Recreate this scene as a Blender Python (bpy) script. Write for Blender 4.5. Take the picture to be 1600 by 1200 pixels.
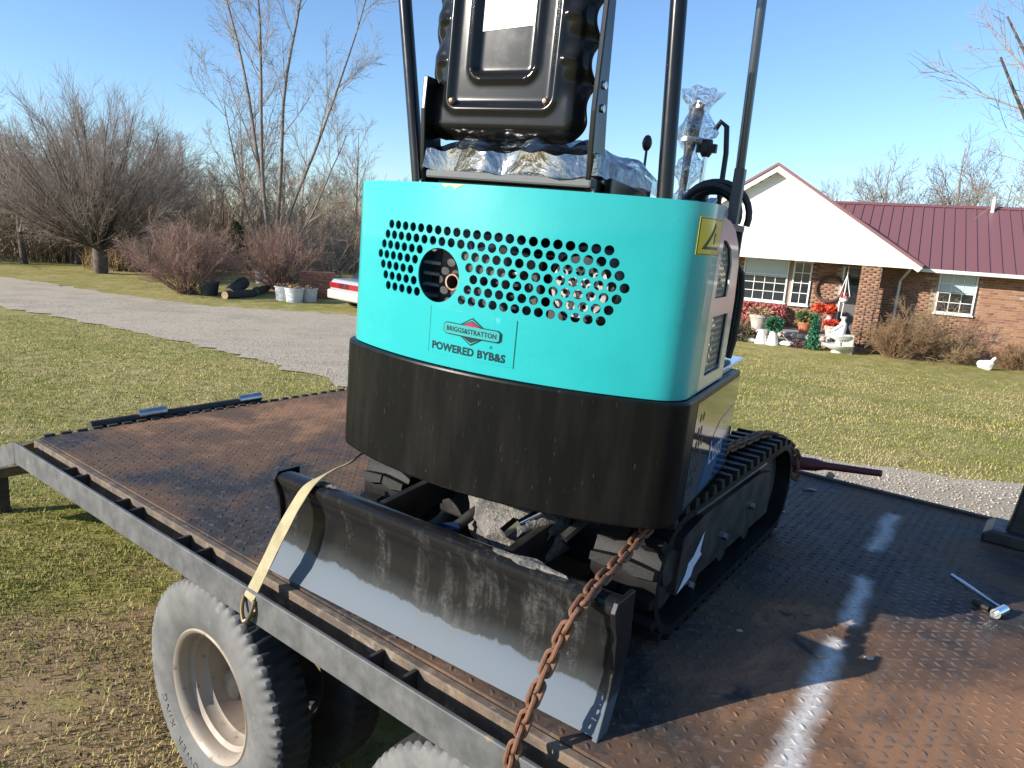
import bpy, bmesh, math, random
import numpy as np
from mathutils import Vector, Matrix
from mathutils.geometry import delaunay_2d_cdt
R = math.radians
S = bpy.context.scene
for o in list(bpy.data.objects): bpy.data.objects.remove(o)
COL = S.collection
rng = np.random.default_rng(7); random.seed(7)

# ------------------------------------------------------------------ camera
CAMZ, DECK, PITCH, ROLL, FPX = 1.95, 0.90, R(11.73), R(3.915), 1113.0
cd = bpy.data.cameras.new('camera'); cam = bpy.data.objects.new('camera', cd); COL.objects.link(cam)
cd.sensor_width = 36; cd.lens = 36 * FPX / 1600; cd.clip_start = 0.05; cd.clip_end = 2000
cam.matrix_world = Matrix.Translation((0, 0, CAMZ)) @ Matrix.Rotation(R(90) - PITCH, 4, 'X') @ Matrix.Rotation(ROLL, 4, 'Z')
S.camera = cam
# ------------------------------------------------------------------ world, sun, exposure
SUN_EL, SUN_AZ = R(20.8), R(203)          # azimuth of the sun, counter-clockwise from +X
w = bpy.data.worlds.new('World'); S.world = w; w.use_nodes = True
nt = w.node_tree; nt.nodes.clear()
sk = nt.nodes.new('ShaderNodeTexSky'); sk.sky_type = 'NISHITA'; sk.sun_disc = False
sk.sun_elevation = SUN_EL; sk.sun_rotation = R(90) - SUN_AZ
sk.air_density = 1.0; sk.dust_density = 0.35; sk.ozone_density = 5.0; sk.altitude = 200
bg = nt.nodes.new('ShaderNodeBackground'); bg.inputs[1].default_value = 0.14
ow = nt.nodes.new('ShaderNodeOutputWorld')
hs_ = nt.nodes.new('ShaderNodeHueSaturation'); hs_.inputs['Saturation'].default_value = 0.98; nt.links.new(sk.outputs[0], hs_.inputs['Color']); nt.links.new(hs_.outputs[0], bg.inputs[0]); nt.links.new(bg.outputs[0], ow.inputs[0])
sl = bpy.data.lights.new('sun', 'SUN'); sl.energy = 5.0; sl.angle = R(0.5); sl.color = (1.0, 0.93, 0.82)
so = bpy.data.objects.new('sun', sl); COL.objects.link(so)
sd = Vector((math.cos(SUN_AZ) * math.cos(SUN_EL), math.sin(SUN_AZ) * math.cos(SUN_EL), math.sin(SUN_EL)))
so.rotation_euler = sd.to_track_quat('Z', 'Y').to_euler(); so.location = (-20, -10, 20)
S.view_settings.view_transform = 'Standard'; S.view_settings.look = 'None'
S.view_settings.exposure = 0.72; S.view_settings.gamma = 1; S.view_settings.use_curve_mapping = False
S.cycles.max_bounces = 8; S.cycles.transparent_max_bounces = 16
S.cycles.caustics_reflective = False; S.cycles.caustics_refractive = False

# ------------------------------------------------------------------ where things stand
TA = R(-37.6)
LV = np.array([math.cos(TA), math.sin(TA)]); TV = np.array([-LV[1], LV[0]])
def smooth(a, b, x):
    t = np.clip((x - a) / (b - a), 0, 1); return t * t * (3 - 2 * t)
def gz(x, y): return -0.75 * smooth(6.5, 20, np.hypot(x, y))     # the lawn falls away gently from the trailer
def ray(px, py):
    u = (px - 800) / FPX; v = -(py - 600) / FPX; cr, sr, cp, sp = math.cos(ROLL), math.sin(ROLL), math.cos(PITCH), math.sin(PITCH)
    x = u * cr - v * sr; up = u * sr + v * cr
    return np.array([x, cp + up * sp, up * cp - sp])
def at(px, py):                      # a point of the photograph carried to the ground
    r = ray(px, py); h = CAMZ
    for _ in range(30):
        k = h / -r[2]; h = CAMZ - gz(r[0] * k, r[1] * k)
    k = h / -r[2]; return np.array([r[0] * k, r[1] * k, CAMZ - h])
def lt_world(l, t, z): p = l * LV + t * TV; return np.array([p[0], p[1], z])
def on_t(px, py, t):                 # a point at the distance t across the trailer
    r = ray(px, py); k = t / (r[:2] @ TV); p = r * k; return np.array([p[0], p[1], p[2] + CAMZ])

# ------------------------------------------------------------------ materials
def mat(name, c, rough=.6, metal=0., c2=None, scale=5., lo=.4, hi=.6, detail=6., bump=None, coat=0., c3=None, s3=40., lo3=.55, hi3=.7, spec=.5, rvar=0., stretch=None, trans=0., wave=None):
    m = bpy.data.materials.new(name); m.use_nodes = True; t = m.node_tree; b = t.nodes['Principled BSDF']; N = t.nodes.new; K = t.links.new
    b.inputs['Base Color'].default_value = (*c, 1); b.inputs['Roughness'].default_value = rough; b.inputs['Metallic'].default_value = metal
    b.inputs['Specular IOR Level'].default_value = spec; b.inputs['Coat Weight'].default_value = coat; b.inputs['Coat Roughness'].default_value = .06
    if trans: b.inputs['Transmission Weight'].default_value = trans
    tc = N('ShaderNodeTexCoord'); vec = tc.outputs['Object']
    if stretch:
        mp = N('ShaderNodeMapping'); mp.inputs['Scale'].default_value = stretch; K(vec, mp.inputs[0]); vec = mp.outputs[0]
    def noise(s, d=6.):
        n = N('ShaderNodeTexNoise'); n.inputs['Scale'].default_value = s; n.inputs['Detail'].default_value = d; n.inputs['Roughness'].default_value = .62; K(vec, n.inputs['Vector']); return n
    def ramp(src, lo, hi):
        r = N('ShaderNodeMapRange'); r.inputs[1].default_value = lo; r.inputs[2].default_value = hi; K(src, r.inputs[0]); return r.outputs[0]
    def mix(f, a, bb):
        x = N('ShaderNodeMix'); x.data_type = 'RGBA'; K(f, x.inputs[0])
        for i, q in ((6, a), (7, bb)):
            if isinstance(q, tuple): x.inputs[i].default_value = (*q, 1)
            else: K(q, x.inputs[i])
        return x.outputs[2]
    col = c
    if c2:
        n = noise(scale, detail); f = ramp(n.outputs[0], lo, hi); col = mix(f, c, c2)
        if rvar:
            rr = N('ShaderNodeMapRange'); rr.inputs[3].default_value = rough; rr.inputs[4].default_value = rough + rvar; K(f, rr.inputs[0]); K(rr.outputs[0], b.inputs['Roughness'])
    if c3: col = mix(ramp(noise(s3).outputs[0], lo3, hi3), col, c3)
    if not isinstance(col, tuple): K(col, b.inputs['Base Color'])
    if bump:
        n = noise(bump[0], 5.); bp = N('ShaderNodeBump'); bp.inputs['Strength'].default_value = bump[1]; bp.inputs['Distance'].default_value = bump[2] if len(bump) > 2 else .01
        K(n.outputs[0], bp.inputs['Height']); K(bp.outputs[0], b.inputs['Normal'])
    m['h'] = 1
    return m
M = {}
M['teal'] = mat('teal_paint', (.009, .35, .365), .24, c2=(.012, .38, .39), scale=3, coat=.5, bump=(5, .10, .012), c3=(.07, .46, .45), s3=55, lo3=.70, hi3=.80, rvar=.08)
M['black'] = mat('black_gloss_paint', (.006, .006, .0065), .2, c2=(.012, .0115, .011), scale=7, lo=.5, hi=.8, coat=.0, spec=.4, rvar=.15, c3=(.10, .09, .08), s3=60, lo3=.70, hi3=.78)
M['cwblack'] = mat('counterweight_paint', (.005, .005, .0055), .30, c2=(.011, .0105, .01), scale=4, lo=.45, hi=.75, coat=.0, spec=.16, rvar=.10, c3=(.07, .068, .065), s3=45, lo3=.66, hi3=.74, stretch=(5, 5, .7))
M['satin'] = mat('satin_black', (.012, .012, .012), .42, c2=(.03, .028, .026), scale=12, rvar=.15)
M['rubber'] = mat('track_rubber', (.009, .009, .009), .5, spec=.14, c2=(.018, .0175, .017), scale=18, lo=.5, hi=.8, bump=(60, .2, .004))
M['tyre'] = mat('tyre_rubber', (.095, .094, .092), .75, c2=(.15, .146, .14), scale=6, bump=(120, .1, .002), c3=(.20, .188, .17), s3=14, lo3=.6, hi3=.75)
M['tyre_dark'] = mat('shaded_tyre_rubber', (.018, .018, .018), .8, c2=(.032, .031, .03), scale=10)  # rubber made darker to hold the shade under the deck
M['rim'] = mat('rim_paint', (.31, .26, .205), .5, metal=.1, c2=(.25, .20, .15), scale=5, lo=.45, hi=.65, rvar=.2, c3=(.15, .09, .055), s3=22, lo3=.60, hi3=.72)
M['steel'] = mat('bare_steel', (.55, .55, .56), .3, metal=1., c2=(.4, .4, .4), scale=20)
M['chrome'] = mat('chrome', (.75, .76, .78), .12, metal=1.)
M['rail'] = mat('weathered_rail_paint', (.07, .071, .073), .55, c2=(.125, .125, .123), scale=17, lo=.38, hi=.72, rvar=.1, c3=(.25, .18, .11), s3=7, lo3=.64, hi3=.69, bump=(80, .15, .003))
M['angle'] = mat('rusty_angle', (.17, .12, .08), .75, c2=(.09, .07, .055), scale=14, bump=(60, .3, .004), c3=(.27, .22, .165), s3=25)
M['darkframe'] = mat('dark_frame', (.02, .019, .018), .7, c2=(.045, .035, .028), scale=9)
M['chain'] = mat('rusty_chain', (.11, .046, .025), .75, c2=(.20, .09, .045), scale=35, lo=.35, hi=.65, bump=(160, .4, .003), c3=(.06, .035, .025), s3=60)
M['strap'] = mat('yellow_webbing', (.36, .31, .185), .85, c2=(.28, .235, .13), scale=15, bump=(400, .3, .002), c3=(.30, .24, .12), s3=9, lo3=.6, hi3=.75)
M['hook'] = mat('hook_steel', (.16, .14, .11), .4, metal=.7, c2=(.25, .17, .09), scale=20)
M['redpaint'] = mat('worn_red_paint', (.12, .018, .02), .5, c2=(.06, .02, .018), scale=20, lo=.5, hi=.7)
M['white'] = mat('white_paint', (.78, .78, .76), .45, c2=(.70, .70, .67), scale=4)
M['white_gloss'] = mat('white_gloss_panel', (.62, .62, .60), .14, coat=.8)
M['mud'] = mat('dried_mud_casting', (.24, .22, .195), .9, c2=(.09, .085, .08), scale=16, lo=.42, hi=.68, bump=(70, .9, .02), c3=(.36, .34, .31), s3=70)
M['engine'] = mat('engine_black', (.02, .02, .022), .4, c2=(.06, .06, .06), scale=25)
M['alu'] = mat('cast_aluminium', (.42, .41, .40), .45, metal=.6, c2=(.28, .27, .26), scale=30)
M['yellow'] = mat('yellow_sticker', (.65, .50, .02), .3, coat=.4)
M['ink'] = mat('black_ink', (.012, .02, .02), .4)
M['dkteal'] = mat('dark_teal_ink', (.004, .03, .036), .5, spec=.2)
M['decal'] = mat('clear_decal', (.010, .365, .38), .2, coat=.6)
M['logo'] = mat('logo_light', (.03, .31, .31), .25, coat=.5)
M['logored'] = mat('logo_red', (.30, .02, .06), .3)
M['blue'] = mat('blue_sticker', (.01, .12, .30), .25, coat=.5)
M['palegrey'] = mat('pale_sticker', (.62, .68, .80), .35)
M['greyink'] = mat('grey_ink', (.35, .36, .38), .6)
M['palegreen'] = mat('pale_green_ink', (.62, .72, .42), .5)
M['cushion'] = mat('black_vinyl', (.012, .012, .013), .3, bump=(18, .5, .02), coat=.5)
M['webgrey'] = mat('grey_trim', (.10, .11, .11), .6, bump=(300, .4, .002))
def film(name, tint=(.95, .97, 1), lo_=.03, hi_=.8, bs=1., sc=26):
    m = bpy.data.materials.new(name); m.use_nodes = True; t = m.node_tree; N = t.nodes.new; K = t.links.new
    out = t.nodes['Material Output']; t.nodes.remove(t.nodes['Principled BSDF'])
    tr = N('ShaderNodeBsdfTransparent'); gl = N('ShaderNodeBsdfGlossy'); gl.inputs['Roughness'].default_value = .12; tr.inputs[0].default_value = (*tint, 1)
    tc = N('ShaderNodeTexCoord'); mp = N('ShaderNodeMapping'); mp.inputs['Scale'].default_value = (1, 1.6, 1); K(tc.outputs['Object'], mp.inputs[0])
    n = N('ShaderNodeTexNoise'); n.inputs['Scale'].default_value = sc; n.inputs['Detail'].default_value = 5; n.inputs['Distortion'].default_value = 2.; K(mp.outputs[0], n.inputs['Vector'])
    bp = N('ShaderNodeBump'); bp.inputs['Strength'].default_value = bs; bp.inputs['Distance'].default_value = .03; K(n.outputs[0], bp.inputs['Height']); K(bp.outputs[0], gl.inputs['Normal'])
    fr = N('ShaderNodeFresnel'); fr.inputs[0].default_value = 1.5; K(bp.outputs[0], fr.inputs['Normal'])
    mr = N('ShaderNodeMapRange'); mr.inputs[3].default_value = lo_; mr.inputs[4].default_value = hi_; K(fr.outputs[0], mr.inputs[0])
    mx = N('ShaderNodeMixShader'); K(mr.outputs[0], mx.inputs[0]); K(tr.outputs[0], mx.inputs[1]); K(gl.outputs[0], mx.inputs[2]); K(mx.outputs[0], out.inputs[0])
    return m
M['pan'] = mat('stamped_pan_black', (.010, .010, .010), .17, c2=(.012, .012, .011), scale=14, lo=.5, hi=.7, rvar=.03, spec=.3, c3=(.12, .11, .09), s3=70, lo3=.72, hi3=.78)
M['film'] = film('clear_plastic_film')
M['film2'] = film('taut_plastic_film', (.92, .94, .97), .22, .95, .28, 7)

# ------------------------------------------------------------------ mesh helpers
class MB:
    def __init__(s): s.v = []; s.f = []; s.sm = []
    def add(s, vs, fs, smooth=False):
        k = len(s.v); s.v += [tuple(map(float, p)) for p in vs]; s.f += [tuple(i + k for i in q) for q in fs]; s.sm += [smooth] * len(fs); return s
    def box(s, c, d, rot=None, taper=1.):
        hx, hy, hz = d[0] / 2, d[1] / 2, d[2] / 2
        P = [Vector((x * hx * (taper if z > 0 else 1), y * hy * (taper if z > 0 else 1), z * hz)) for z in (-1, 1) for y in (-1, 1) for x in (-1, 1)]
        if rot is not None: P = [rot @ p for p in P]
        return s.add([(p.x + c[0], p.y + c[1], p.z + c[2]) for p in P], [(0, 2, 3, 1), (4, 5, 7, 6), (0, 1, 5, 4), (2, 6, 7, 3), (0, 4, 6, 2), (1, 3, 7, 5)])
    def b6(s, x0, x1, y0, y1, z0, z1): return s.box(((x0 + x1) / 2, (y0 + y1) / 2, (z0 + z1) / 2), (x1 - x0, y1 - y0, z1 - z0))
    def tube(s, pts, r, n=10, cap=True, closed=False):
        pts = [Vector(p) for p in pts]; rr = r if hasattr(r, '__len__') else [r] * len(pts); m = len(pts); rings = []
        up = None
        for i, p in enumerate(pts):
            a = pts[(i - 1) % m] if (closed or i > 0) else p; b = pts[(i + 1) % m] if (closed or i < m - 1) else p
            d = (b - a).normalized()
            if up is None: up = d.orthogonal().normalized()
            up = (up - d * up.dot(d)); up = up.normalized() if up.length > 1e-6 else d.orthogonal().normalized()
            q = d.cross(up); rings.append([p + (up * math.cos(2 * math.pi * j / n) + q * math.sin(2 * math.pi * j / n)) * rr[i] for j in range(n)])
        vs = [v for rg in rings for v in rg]; fs = []
        for i in range(m if closed else m - 1):
            a = i * n; b = ((i + 1) % m) * n
            fs += [(a + j, a + (j + 1) % n, b + (j + 1) % n, b + j) for j in range(n)]
        s.add(vs, fs, True)
        if cap and not closed: s.add(rings[0], [tuple(range(n))[::-1]]); s.add(rings[-1], [tuple(range(n))])
        return s
    def lathe(s, prof, n=32, c=(0, 0, 0), axis='z', close=False):
        vs = []; m = len(prof)
        for j in range(n):
            a = 2 * math.pi * j / n
            for r_, h in prof:
                x, y = r_ * math.cos(a), r_ * math.sin(a)
                vs.append({'z': (x, y, h), 'y': (x, h, y), 'x': (h, x, y)}[axis])
        vs = [(p[0] + c[0], p[1] + c[1], p[2] + c[2]) for p in vs]; fs = []
        for j in range(n):
            for i in range(m if close else m - 1):
                a = j * m + i; b = j * m + (i + 1) % m; c2 = ((j + 1) % n) * m + (i + 1) % m; d = ((j + 1) % n) * m + i
                fs.append((a, d, c2, b))
        return s.add(vs, fs, True)
    def prism(s, poly, h0, h1, axis='z'):     # poly in the plane across the axis
        n = len(poly); f = {'z': lambda a, b, h: (a, b, h), 'y': lambda a, b, h: (a, h, b), 'x': lambda a, b, h: (h, a, b)}[axis]
        vs = [f(a, b, h0) for a, b in poly] + [f(a, b, h1) for a, b in poly]
        return s.add(vs, [tuple(range(n))[::-1], tuple(range(n, 2 * n))] + [(i, (i + 1) % n, (i + 1) % n + n, i + n) for i in range(n)])
    def blob(s, c, d, n=3, amp=.15, seed=0):
        bm = bmesh.new(); bmesh.ops.create_icosphere(bm, subdivisions=n, radius=1); rs = np.random.default_rng(seed); ph = rs.uniform(0, 6, 9); k = rs.uniform(1.2, 3.6, 9)
        vs = []
        for v in bm.verts:
            p = v.co; a = 1 + amp * (math.sin(k[0] * p.x * 2 + ph[0]) + math.sin(k[1] * p.y * 2 + ph[1]) + math.sin(k[2] * p.z * 2 + ph[2]) + .5 * math.sin(k[3] * 4 * (p.x + p.y) + ph[3]) + .5 * math.sin(k[4] * 4 * (p.y - p.z) + ph[4]) + .35 * math.sin(k[5] * 8 * (p.x - p.z) + ph[5])) / 2
            vs.append((c[0] + p.x * a * d[0], c[1] + p.y * a * d[1], c[2] + p.z * a * d[2]))
        fs = [tuple(v.index for v in f.verts) for f in bm.faces]; bm.free(); return s.add(vs, fs, True)
    def xf(s, mtx): s.v = [tuple(mtx @ Vector(p)) for p in s.v]; return s
    def mesh(s, name, m):
        me = bpy.data.meshes.new(name); me.from_pydata(s.v, [], s.f); me.polygons.foreach_set('use_smooth', s.sm); me.materials.append(m)
        bm = bmesh.new(); bm.from_mesh(me); bmesh.ops.recalc_face_normals(bm, faces=bm.faces); bm.to_mesh(me); bm.free()
        if any(s.sm): me.set_sharp_from_angle(angle=R(42))
        me.update(); return me
    def build(s, name, m, parent=None, loc=None, rot=None, bevel=0):
        o = link(name, s.mesh(name, m), parent, loc, rot)
        if bevel:
            b = o.modifiers.new('bevel', 'BEVEL'); b.width = bevel; b.segments = 2; b.limit_method = 'ANGLE'; b.angle_limit = R(40)
        return o
def link(name, me, parent=None, loc=None, rot=None):
    o = bpy.data.objects.new(name, me); COL.objects.link(o); o.parent = parent
    if loc is not None: o.location = loc
    if rot is not None: o.rotation_euler = rot
    return o
def tag(o, label=None, cat=None, group=None, kind=None):
    for k, v in (('label', label), ('category', cat), ('group', group), ('kind', kind)):
        if v: o[k] = v
    return o
def thing(name, label, cat, loc=(0, 0, 0), rz=0., group=None):
    o = bpy.data.objects.new(name, None); COL.objects.link(o); o.location = loc; o.rotation_euler = (0, 0, rz); o.empty_display_size = .1
    return tag(o, label, cat, group)
def copy_tree(o, parent=None):
    c = o.copy(); COL.objects.link(c); c.parent = parent
    for ch in list(o.children): copy_tree(ch, c)
    return c
def np_mesh(name, v, f, m, smooth=False, mats=None, mi=None):      # f: (n,3) or (n,4) index array
    v = np.asarray(v, dtype=np.float32); f = np.asarray(f, dtype=np.int32); me = bpy.data.meshes.new(name); k = f.shape[1]
    me.vertices.add(len(v)); me.vertices.foreach_set('co', v.ravel()); me.loops.add(f.size); me.loops.foreach_set('vertex_index', f.ravel())
    me.polygons.add(len(f)); me.polygons.foreach_set('loop_start', np.arange(0, f.size, k, dtype=np.int32)); me.polygons.foreach_set('loop_total', np.full(len(f), k, dtype=np.int32))
    if smooth: me.polygons.foreach_set('use_smooth', np.ones(len(f), dtype=bool))
    for q in (mats or [m]): me.materials.append(q)
    if mi is not None: me.polygons.foreach_set('material_index', np.asarray(mi, dtype=np.int32))
    me.update(calc_edges=True); me.validate(); return me
def circle(cx, cy, r, n=14, a0=0.): return [(cx + r * math.cos(a0 + 2 * math.pi * i / n), cy + r * math.sin(a0 + 2 * math.pi * i / n)) for i in range(n)]
def inside(poly, x, y):
    c = False; n = len(poly); j = n - 1
    for i in range(n):
        xi, yi = poly[i]; xj, yj = poly[j]
        if (yi > y) != (yj > y) and x < (xj - xi) * (y - yi) / (yj - yi) + xi: c = not c
        j = i
    return c
def plate(outline, holes, grid, thick, fmap, extra=()):
    """a plate with real holes: outline and holes in (s, z), carried onto a curved surface by fmap(s, z, depth)"""
    pts = []; edges = []
    for lp in [outline] + list(holes):
        k = len(pts); pts += [Vector(p) for p in lp]; edges += [(k + i, k + (i + 1) % len(lp)) for i in range(len(lp))]
    hb = [(min(p[0] for p in h), max(p[0] for p in h), min(p[1] for p in h), max(p[1] for p in h), h) for h in holes]
    def free(x, y, mg=0.):
        if not inside(outline, x, y): return False
        for a, b, c, d, h in hb:
            if a - mg < x < b + mg and c - mg < y < d + mg and (mg > 0 or inside(h, x, y)): return False
        return True
    xs = [p[0] for p in outline]; ys = [p[1] for p in outline]
    for x in np.arange(min(xs) + grid / 2, max(xs), grid):
        for y in np.arange(min(ys) + grid / 2, max(ys), grid * 2):
            if free(x, y, .003): pts.append(Vector((x, y)))
    vo, eo, fo, *_ = delaunay_2d_cdt(pts, edges, [], 0, 1e-6)
    tri = []
    for f in fo:
        c = sum((vo[i] for i in f), Vector((0, 0))) / len(f)
        if free(c.x, c.y): tri.append(tuple(f))
    n = len(vo); vs = [fmap(p.x, p.y, 0.) for p in vo] + [fmap(p.x, p.y, thick) for p in vo]
    cnt = {}
    for f in tri:
        for i in range(3):
            e = (f[i], f[(i + 1) % 3]); cnt[frozenset(e)] = None if frozenset(e) in cnt else e
    fs = tri + [tuple(i + n for i in f[::-1]) for f in tri] + [(e[1], e[0], e[0] + n, e[1] + n) for e in cnt.values() if e]
    used = sorted({i for f in fs for i in f}); re = {j: i for i, j in enumerate(used)}
    b = MB(); b.add([vs[i] for i in used], [tuple(re[i] for i in f) for f in fs], True); return b
def text_mb(txt, size, fmap, depth=.0012, bold=0., spacing=1., align='CENTER', shear=0.):
    cu = bpy.data.curves.new('t', 'FONT'); cu.body = txt; cu.size = size; cu.align_x = align; cu.offset = bold; cu.space_character = spacing; cu.resolution_u = 3; cu.shear = shear
    o = bpy.data.objects.new('t', cu); COL.objects.link(o); dg = bpy.context.evaluated_depsgraph_get(); me = o.evaluated_get(dg).to_mesh()
    vs = [fmap(v.co.x, v.co.y) for v in me.vertices]; fs = [tuple(p.vertices) for p in me.polygons]
    bpy.data.objects.remove(o); bpy.data.curves.remove(cu)
    b = MB(); b.add(vs, fs); return b
def ico(r=1., sub=1):
    bm = bmesh.new(); bmesh.ops.create_icosphere(bm, subdivisions=sub, radius=r); v = np.array([p.co[:] for p in bm.verts]); f = np.array([[q.index for q in t.verts] for t in bm.faces]); bm.free(); return v, f
def scatter(pts, size, v0, f0, seed, squash=1.):      # many small copies of one little shape joined into one mesh
    rs = np.random.default_rng(seed); n = len(pts); a = rs.uniform(0, 6.28, n); c, s_ = np.cos(a), np.sin(a)
    st = rs.uniform(.6, 1.3, (n, 1, 3)) * np.asarray(size).reshape(-1, 1, 1); st[:, :, 2] *= squash
    V = v0[None] * st; X = V[..., 0] * c[:, None] - V[..., 1] * s_[:, None]; Y = V[..., 0] * s_[:, None] + V[..., 1] * c[:, None]
    V = np.stack([X, Y, V[..., 2]], -1) + np.asarray(pts)[:, None, :]
    F = f0[None] + (np.arange(n) * len(v0))[:, None, None]; return V.reshape(-1, 3), F.reshape(-1, f0.shape[1])
# ------------------------------------------------------------------ ground, drive, grass
DRV_UP = [(-26, 26.9)] + [tuple(at(*p)[:2]) for p in [(-60, 428), (0, 433), (60, 441), (120, 450), (185, 461), (250, 470), (320, 478), (400, 483), (540, 492)]] + [(-1.5, 18.4), (1.2, 13.5)] + [tuple(at(*p)[:2]) for p in [(1150, 686), (1210, 702), (1270, 717), (1330, 729), (1400, 740), (1500, 754), (1600, 764)]] + [(9.5, 7.6), (16, 8)]
DRV_LO = [(16, 4.5), (6, 4.2), (3.2, 4.4), (.6, 6.5), (-1.2, 8.4)] + [tuple(at(*p)[:2]) for p in [(540, 604), (470, 583), (400, 562), (320, 543), (250, 527), (185, 513), (120, 501), (60, 490), (0, 480), (-60, 470)]] + [(-21, 19.6)]
def ragged(poly, step, amp, seed):
    rs = np.random.default_rng(seed); out = []; n = len(poly)
    for i in range(n):
        a, b = np.array(poly[i]), np.array(poly[(i + 1) % n]); d = np.linalg.norm(b - a); k = max(1, int(d / step)); q = np.array([-(b - a)[1], (b - a)[0]]) / d
        for j in range(k): out.append(tuple(a + (b - a) * j / k + q * rs.normal(0, amp)))
    return out
DRIVE = ragged(DRV_UP + DRV_LO, .3, .09, 3)
def in_poly_np(poly, X, Y):
    P = np.array(poly); c = np.zeros(X.shape, bool); j = len(P) - 1
    for i in range(len(P)):
        xi, yi = P[i]; xj, yj = P[j]
        with np.errstate(divide='ignore', invalid='ignore'):
            c ^= ((yi > Y) != (yj > Y)) & (X < (xj - xi) * (Y - yi) / (yj - yi) + xi)
        j = i
    return c
def nodes_mat(name):
    m = bpy.data.materials.new(name); m.use_nodes = True; t = m.node_tree; return m, t, t.nodes.new, t.links.new, t.nodes['Principled BSDF']
def nz(t, vec, scale, detail=6, rough=.6, dist=0.):
    n = t.nodes.new('ShaderNodeTexNoise'); n.inputs['Scale'].default_value = scale; n.inputs['Detail'].default_value = detail; n.inputs['Roughness'].default_value = rough; n.inputs['Distortion'].default_value = dist; t.links.new(vec, n.inputs['Vector']); return n.outputs[0]
def rmp(t, src, lo, hi, a=0., b=1.):
    r = t.nodes.new('ShaderNodeMapRange'); r.interpolation_type = 'SMOOTHSTEP'
    for i, q in enumerate((lo, hi, a, b)): r.inputs[i + 1].default_value = q
    t.links.new(src, r.inputs[0]); return r.outputs[0]
def mixc(t, f, a, b):
    x = t.nodes.new('ShaderNodeMix'); x.data_type = 'RGBA'
    if isinstance(f, float): x.inputs[0].default_value = f
    else: t.links.new(f, x.inputs[0])
    for i, q in ((6, a), (7, b)):
        if isinstance(q, tuple): x.inputs[i].default_value = (*q, 1)
        else: t.links.new(q, x.inputs[i])
    return x.outputs[2]
def mth(t, op, a, b=None):
    x = t.nodes.new('ShaderNodeMath'); x.operation = op
    for i, q in enumerate((a, b)):
        if q is None: continue
        if isinstance(q, (int, float)): x.inputs[i].default_value = q
        else: t.links.new(q, x.inputs[i])
    return x.outputs[0]
def bumpn(t, h, strength, dist, b):
    x = t.nodes.new('ShaderNodeBump'); x.inputs['Strength'].default_value = strength; x.inputs['Distance'].default_value = dist; t.links.new(h, x.inputs['Height']); t.links.new(x.outputs[0], b.inputs['Normal'])
m, t, N, K, b = nodes_mat('lawn'); M['lawn'] = m
tc = N('ShaderNodeTexCoord').outputs['Object']
c = mixc(t, rmp(t, nz(t, tc, .35, 5), .38, .62), (.27, .255, .06), (.37, .315, .11))
c = mixc(t, rmp(t, nz(t, tc, 1.7, 8, .7), .42, .66), c, (.45, .37, .165))
c = mixc(t, rmp(t, nz(t, tc, 7, 8, .75), .46, .66), c, (.18, .175, .045))
soil_c = at(90, 1130)
sp = N('ShaderNodeVectorMath'); sp.operation = 'DISTANCE'; K(tc, sp.inputs[0]); sp.inputs[1].default_value = tuple(soil_c)
sm = mth(t, 'ADD', rmp(t, sp.outputs['Value'], .3, 1.9, .55, -.1), mth(t, 'MULTIPLY', mth(t, 'SUBTRACT', nz(t, tc, 2.2, 6), .5), 1.6))
c = mixc(t, rmp(t, sm, .15, .5), c, (.32, .22, .12))
c = mixc(t, rmp(t, nz(t, tc, 60, 3, .8), .5, .75), c, (.15, .11, .055))
K(c, b.inputs['Base Color']); b.inputs['Roughness'].default_value = .95; b.inputs['Specular IOR Level'].default_value = .15
bumpn(t, nz(t, tc, 38, 6, .75), .6, .025, b)
m, t, N, K, b = nodes_mat('gravel_drive'); M['gravel'] = m
tc = N('ShaderNodeTexCoord').outputs['Object']
vo = N('ShaderNodeTexVoronoi'); vo.inputs['Scale'].default_value = 38; K(tc, vo.inputs['Vector'])
hs = N('ShaderNodeSeparateColor'); K(vo.outputs['Color'], hs.inputs[0])
c = mixc(t, hs.outputs[0], (.37, .30, .21), (.52, .44, .325))
c = mixc(t, rmp(t, nz(t, tc, .8, 6), .45, .68), c, (.36, .30, .22))
c = mixc(t, rmp(t, nz(t, tc, 5, 5), .55, .75), c, (.28, .24, .18))
K(c, b.inputs['Base Color']); b.inputs['Roughness'].default_value = .95
bumpn(t, vo.outputs['Distance'], .4, .015, b)
rr = np.concatenate([np.linspace(.25, 26, 130), np.geomspace(27, 900, 26)]); na = 220; aa = np.linspace(0, 2 * np.pi, na, endpoint=False)
X = rr[:, None] * np.cos(aa); Y = rr[:, None] * np.sin(aa); Z = gz(X, Y)
V = np.concatenate([np.stack([X, Y, Z], -1).reshape(-1, 3), [[0, 0, 0]]]); F = []
i = np.arange(len(rr) - 1)[:, None] * na; j = np.arange(na)[None]; j2 = (j + 1) % na
F = np.stack([i + j, i + na + j, i + na + j2, i + j2], -1).reshape(-1, 4)
me = np_mesh('lawn', V, F, M['lawn'], True); o = link('lawn', me); o['kind'] = 'structure'; o['label'] = 'short winter lawn of green and straw coloured grass'
bmx = bmesh.new(); bmx.from_mesh(me); bmx.verts.ensure_lookup_table(); bmx.faces.new([bmx.verts[k] for k in range(na)]); bmesh.ops.recalc_face_normals(bmx, faces=bmx.faces); bmx.to_mesh(me); bmx.free()
pts = [Vector(p) for p in DRIVE]; ed = [(k, (k + 1) % len(pts)) for k in range(len(pts))]
gx, gy = np.meshgrid(np.arange(-26, 16, .8), np.arange(4, 28, .8)); ok = in_poly_np(DRIVE, gx, gy)
pts += [Vector((float(x), float(y))) for x, y in zip(gx[ok], gy[ok])]
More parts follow.
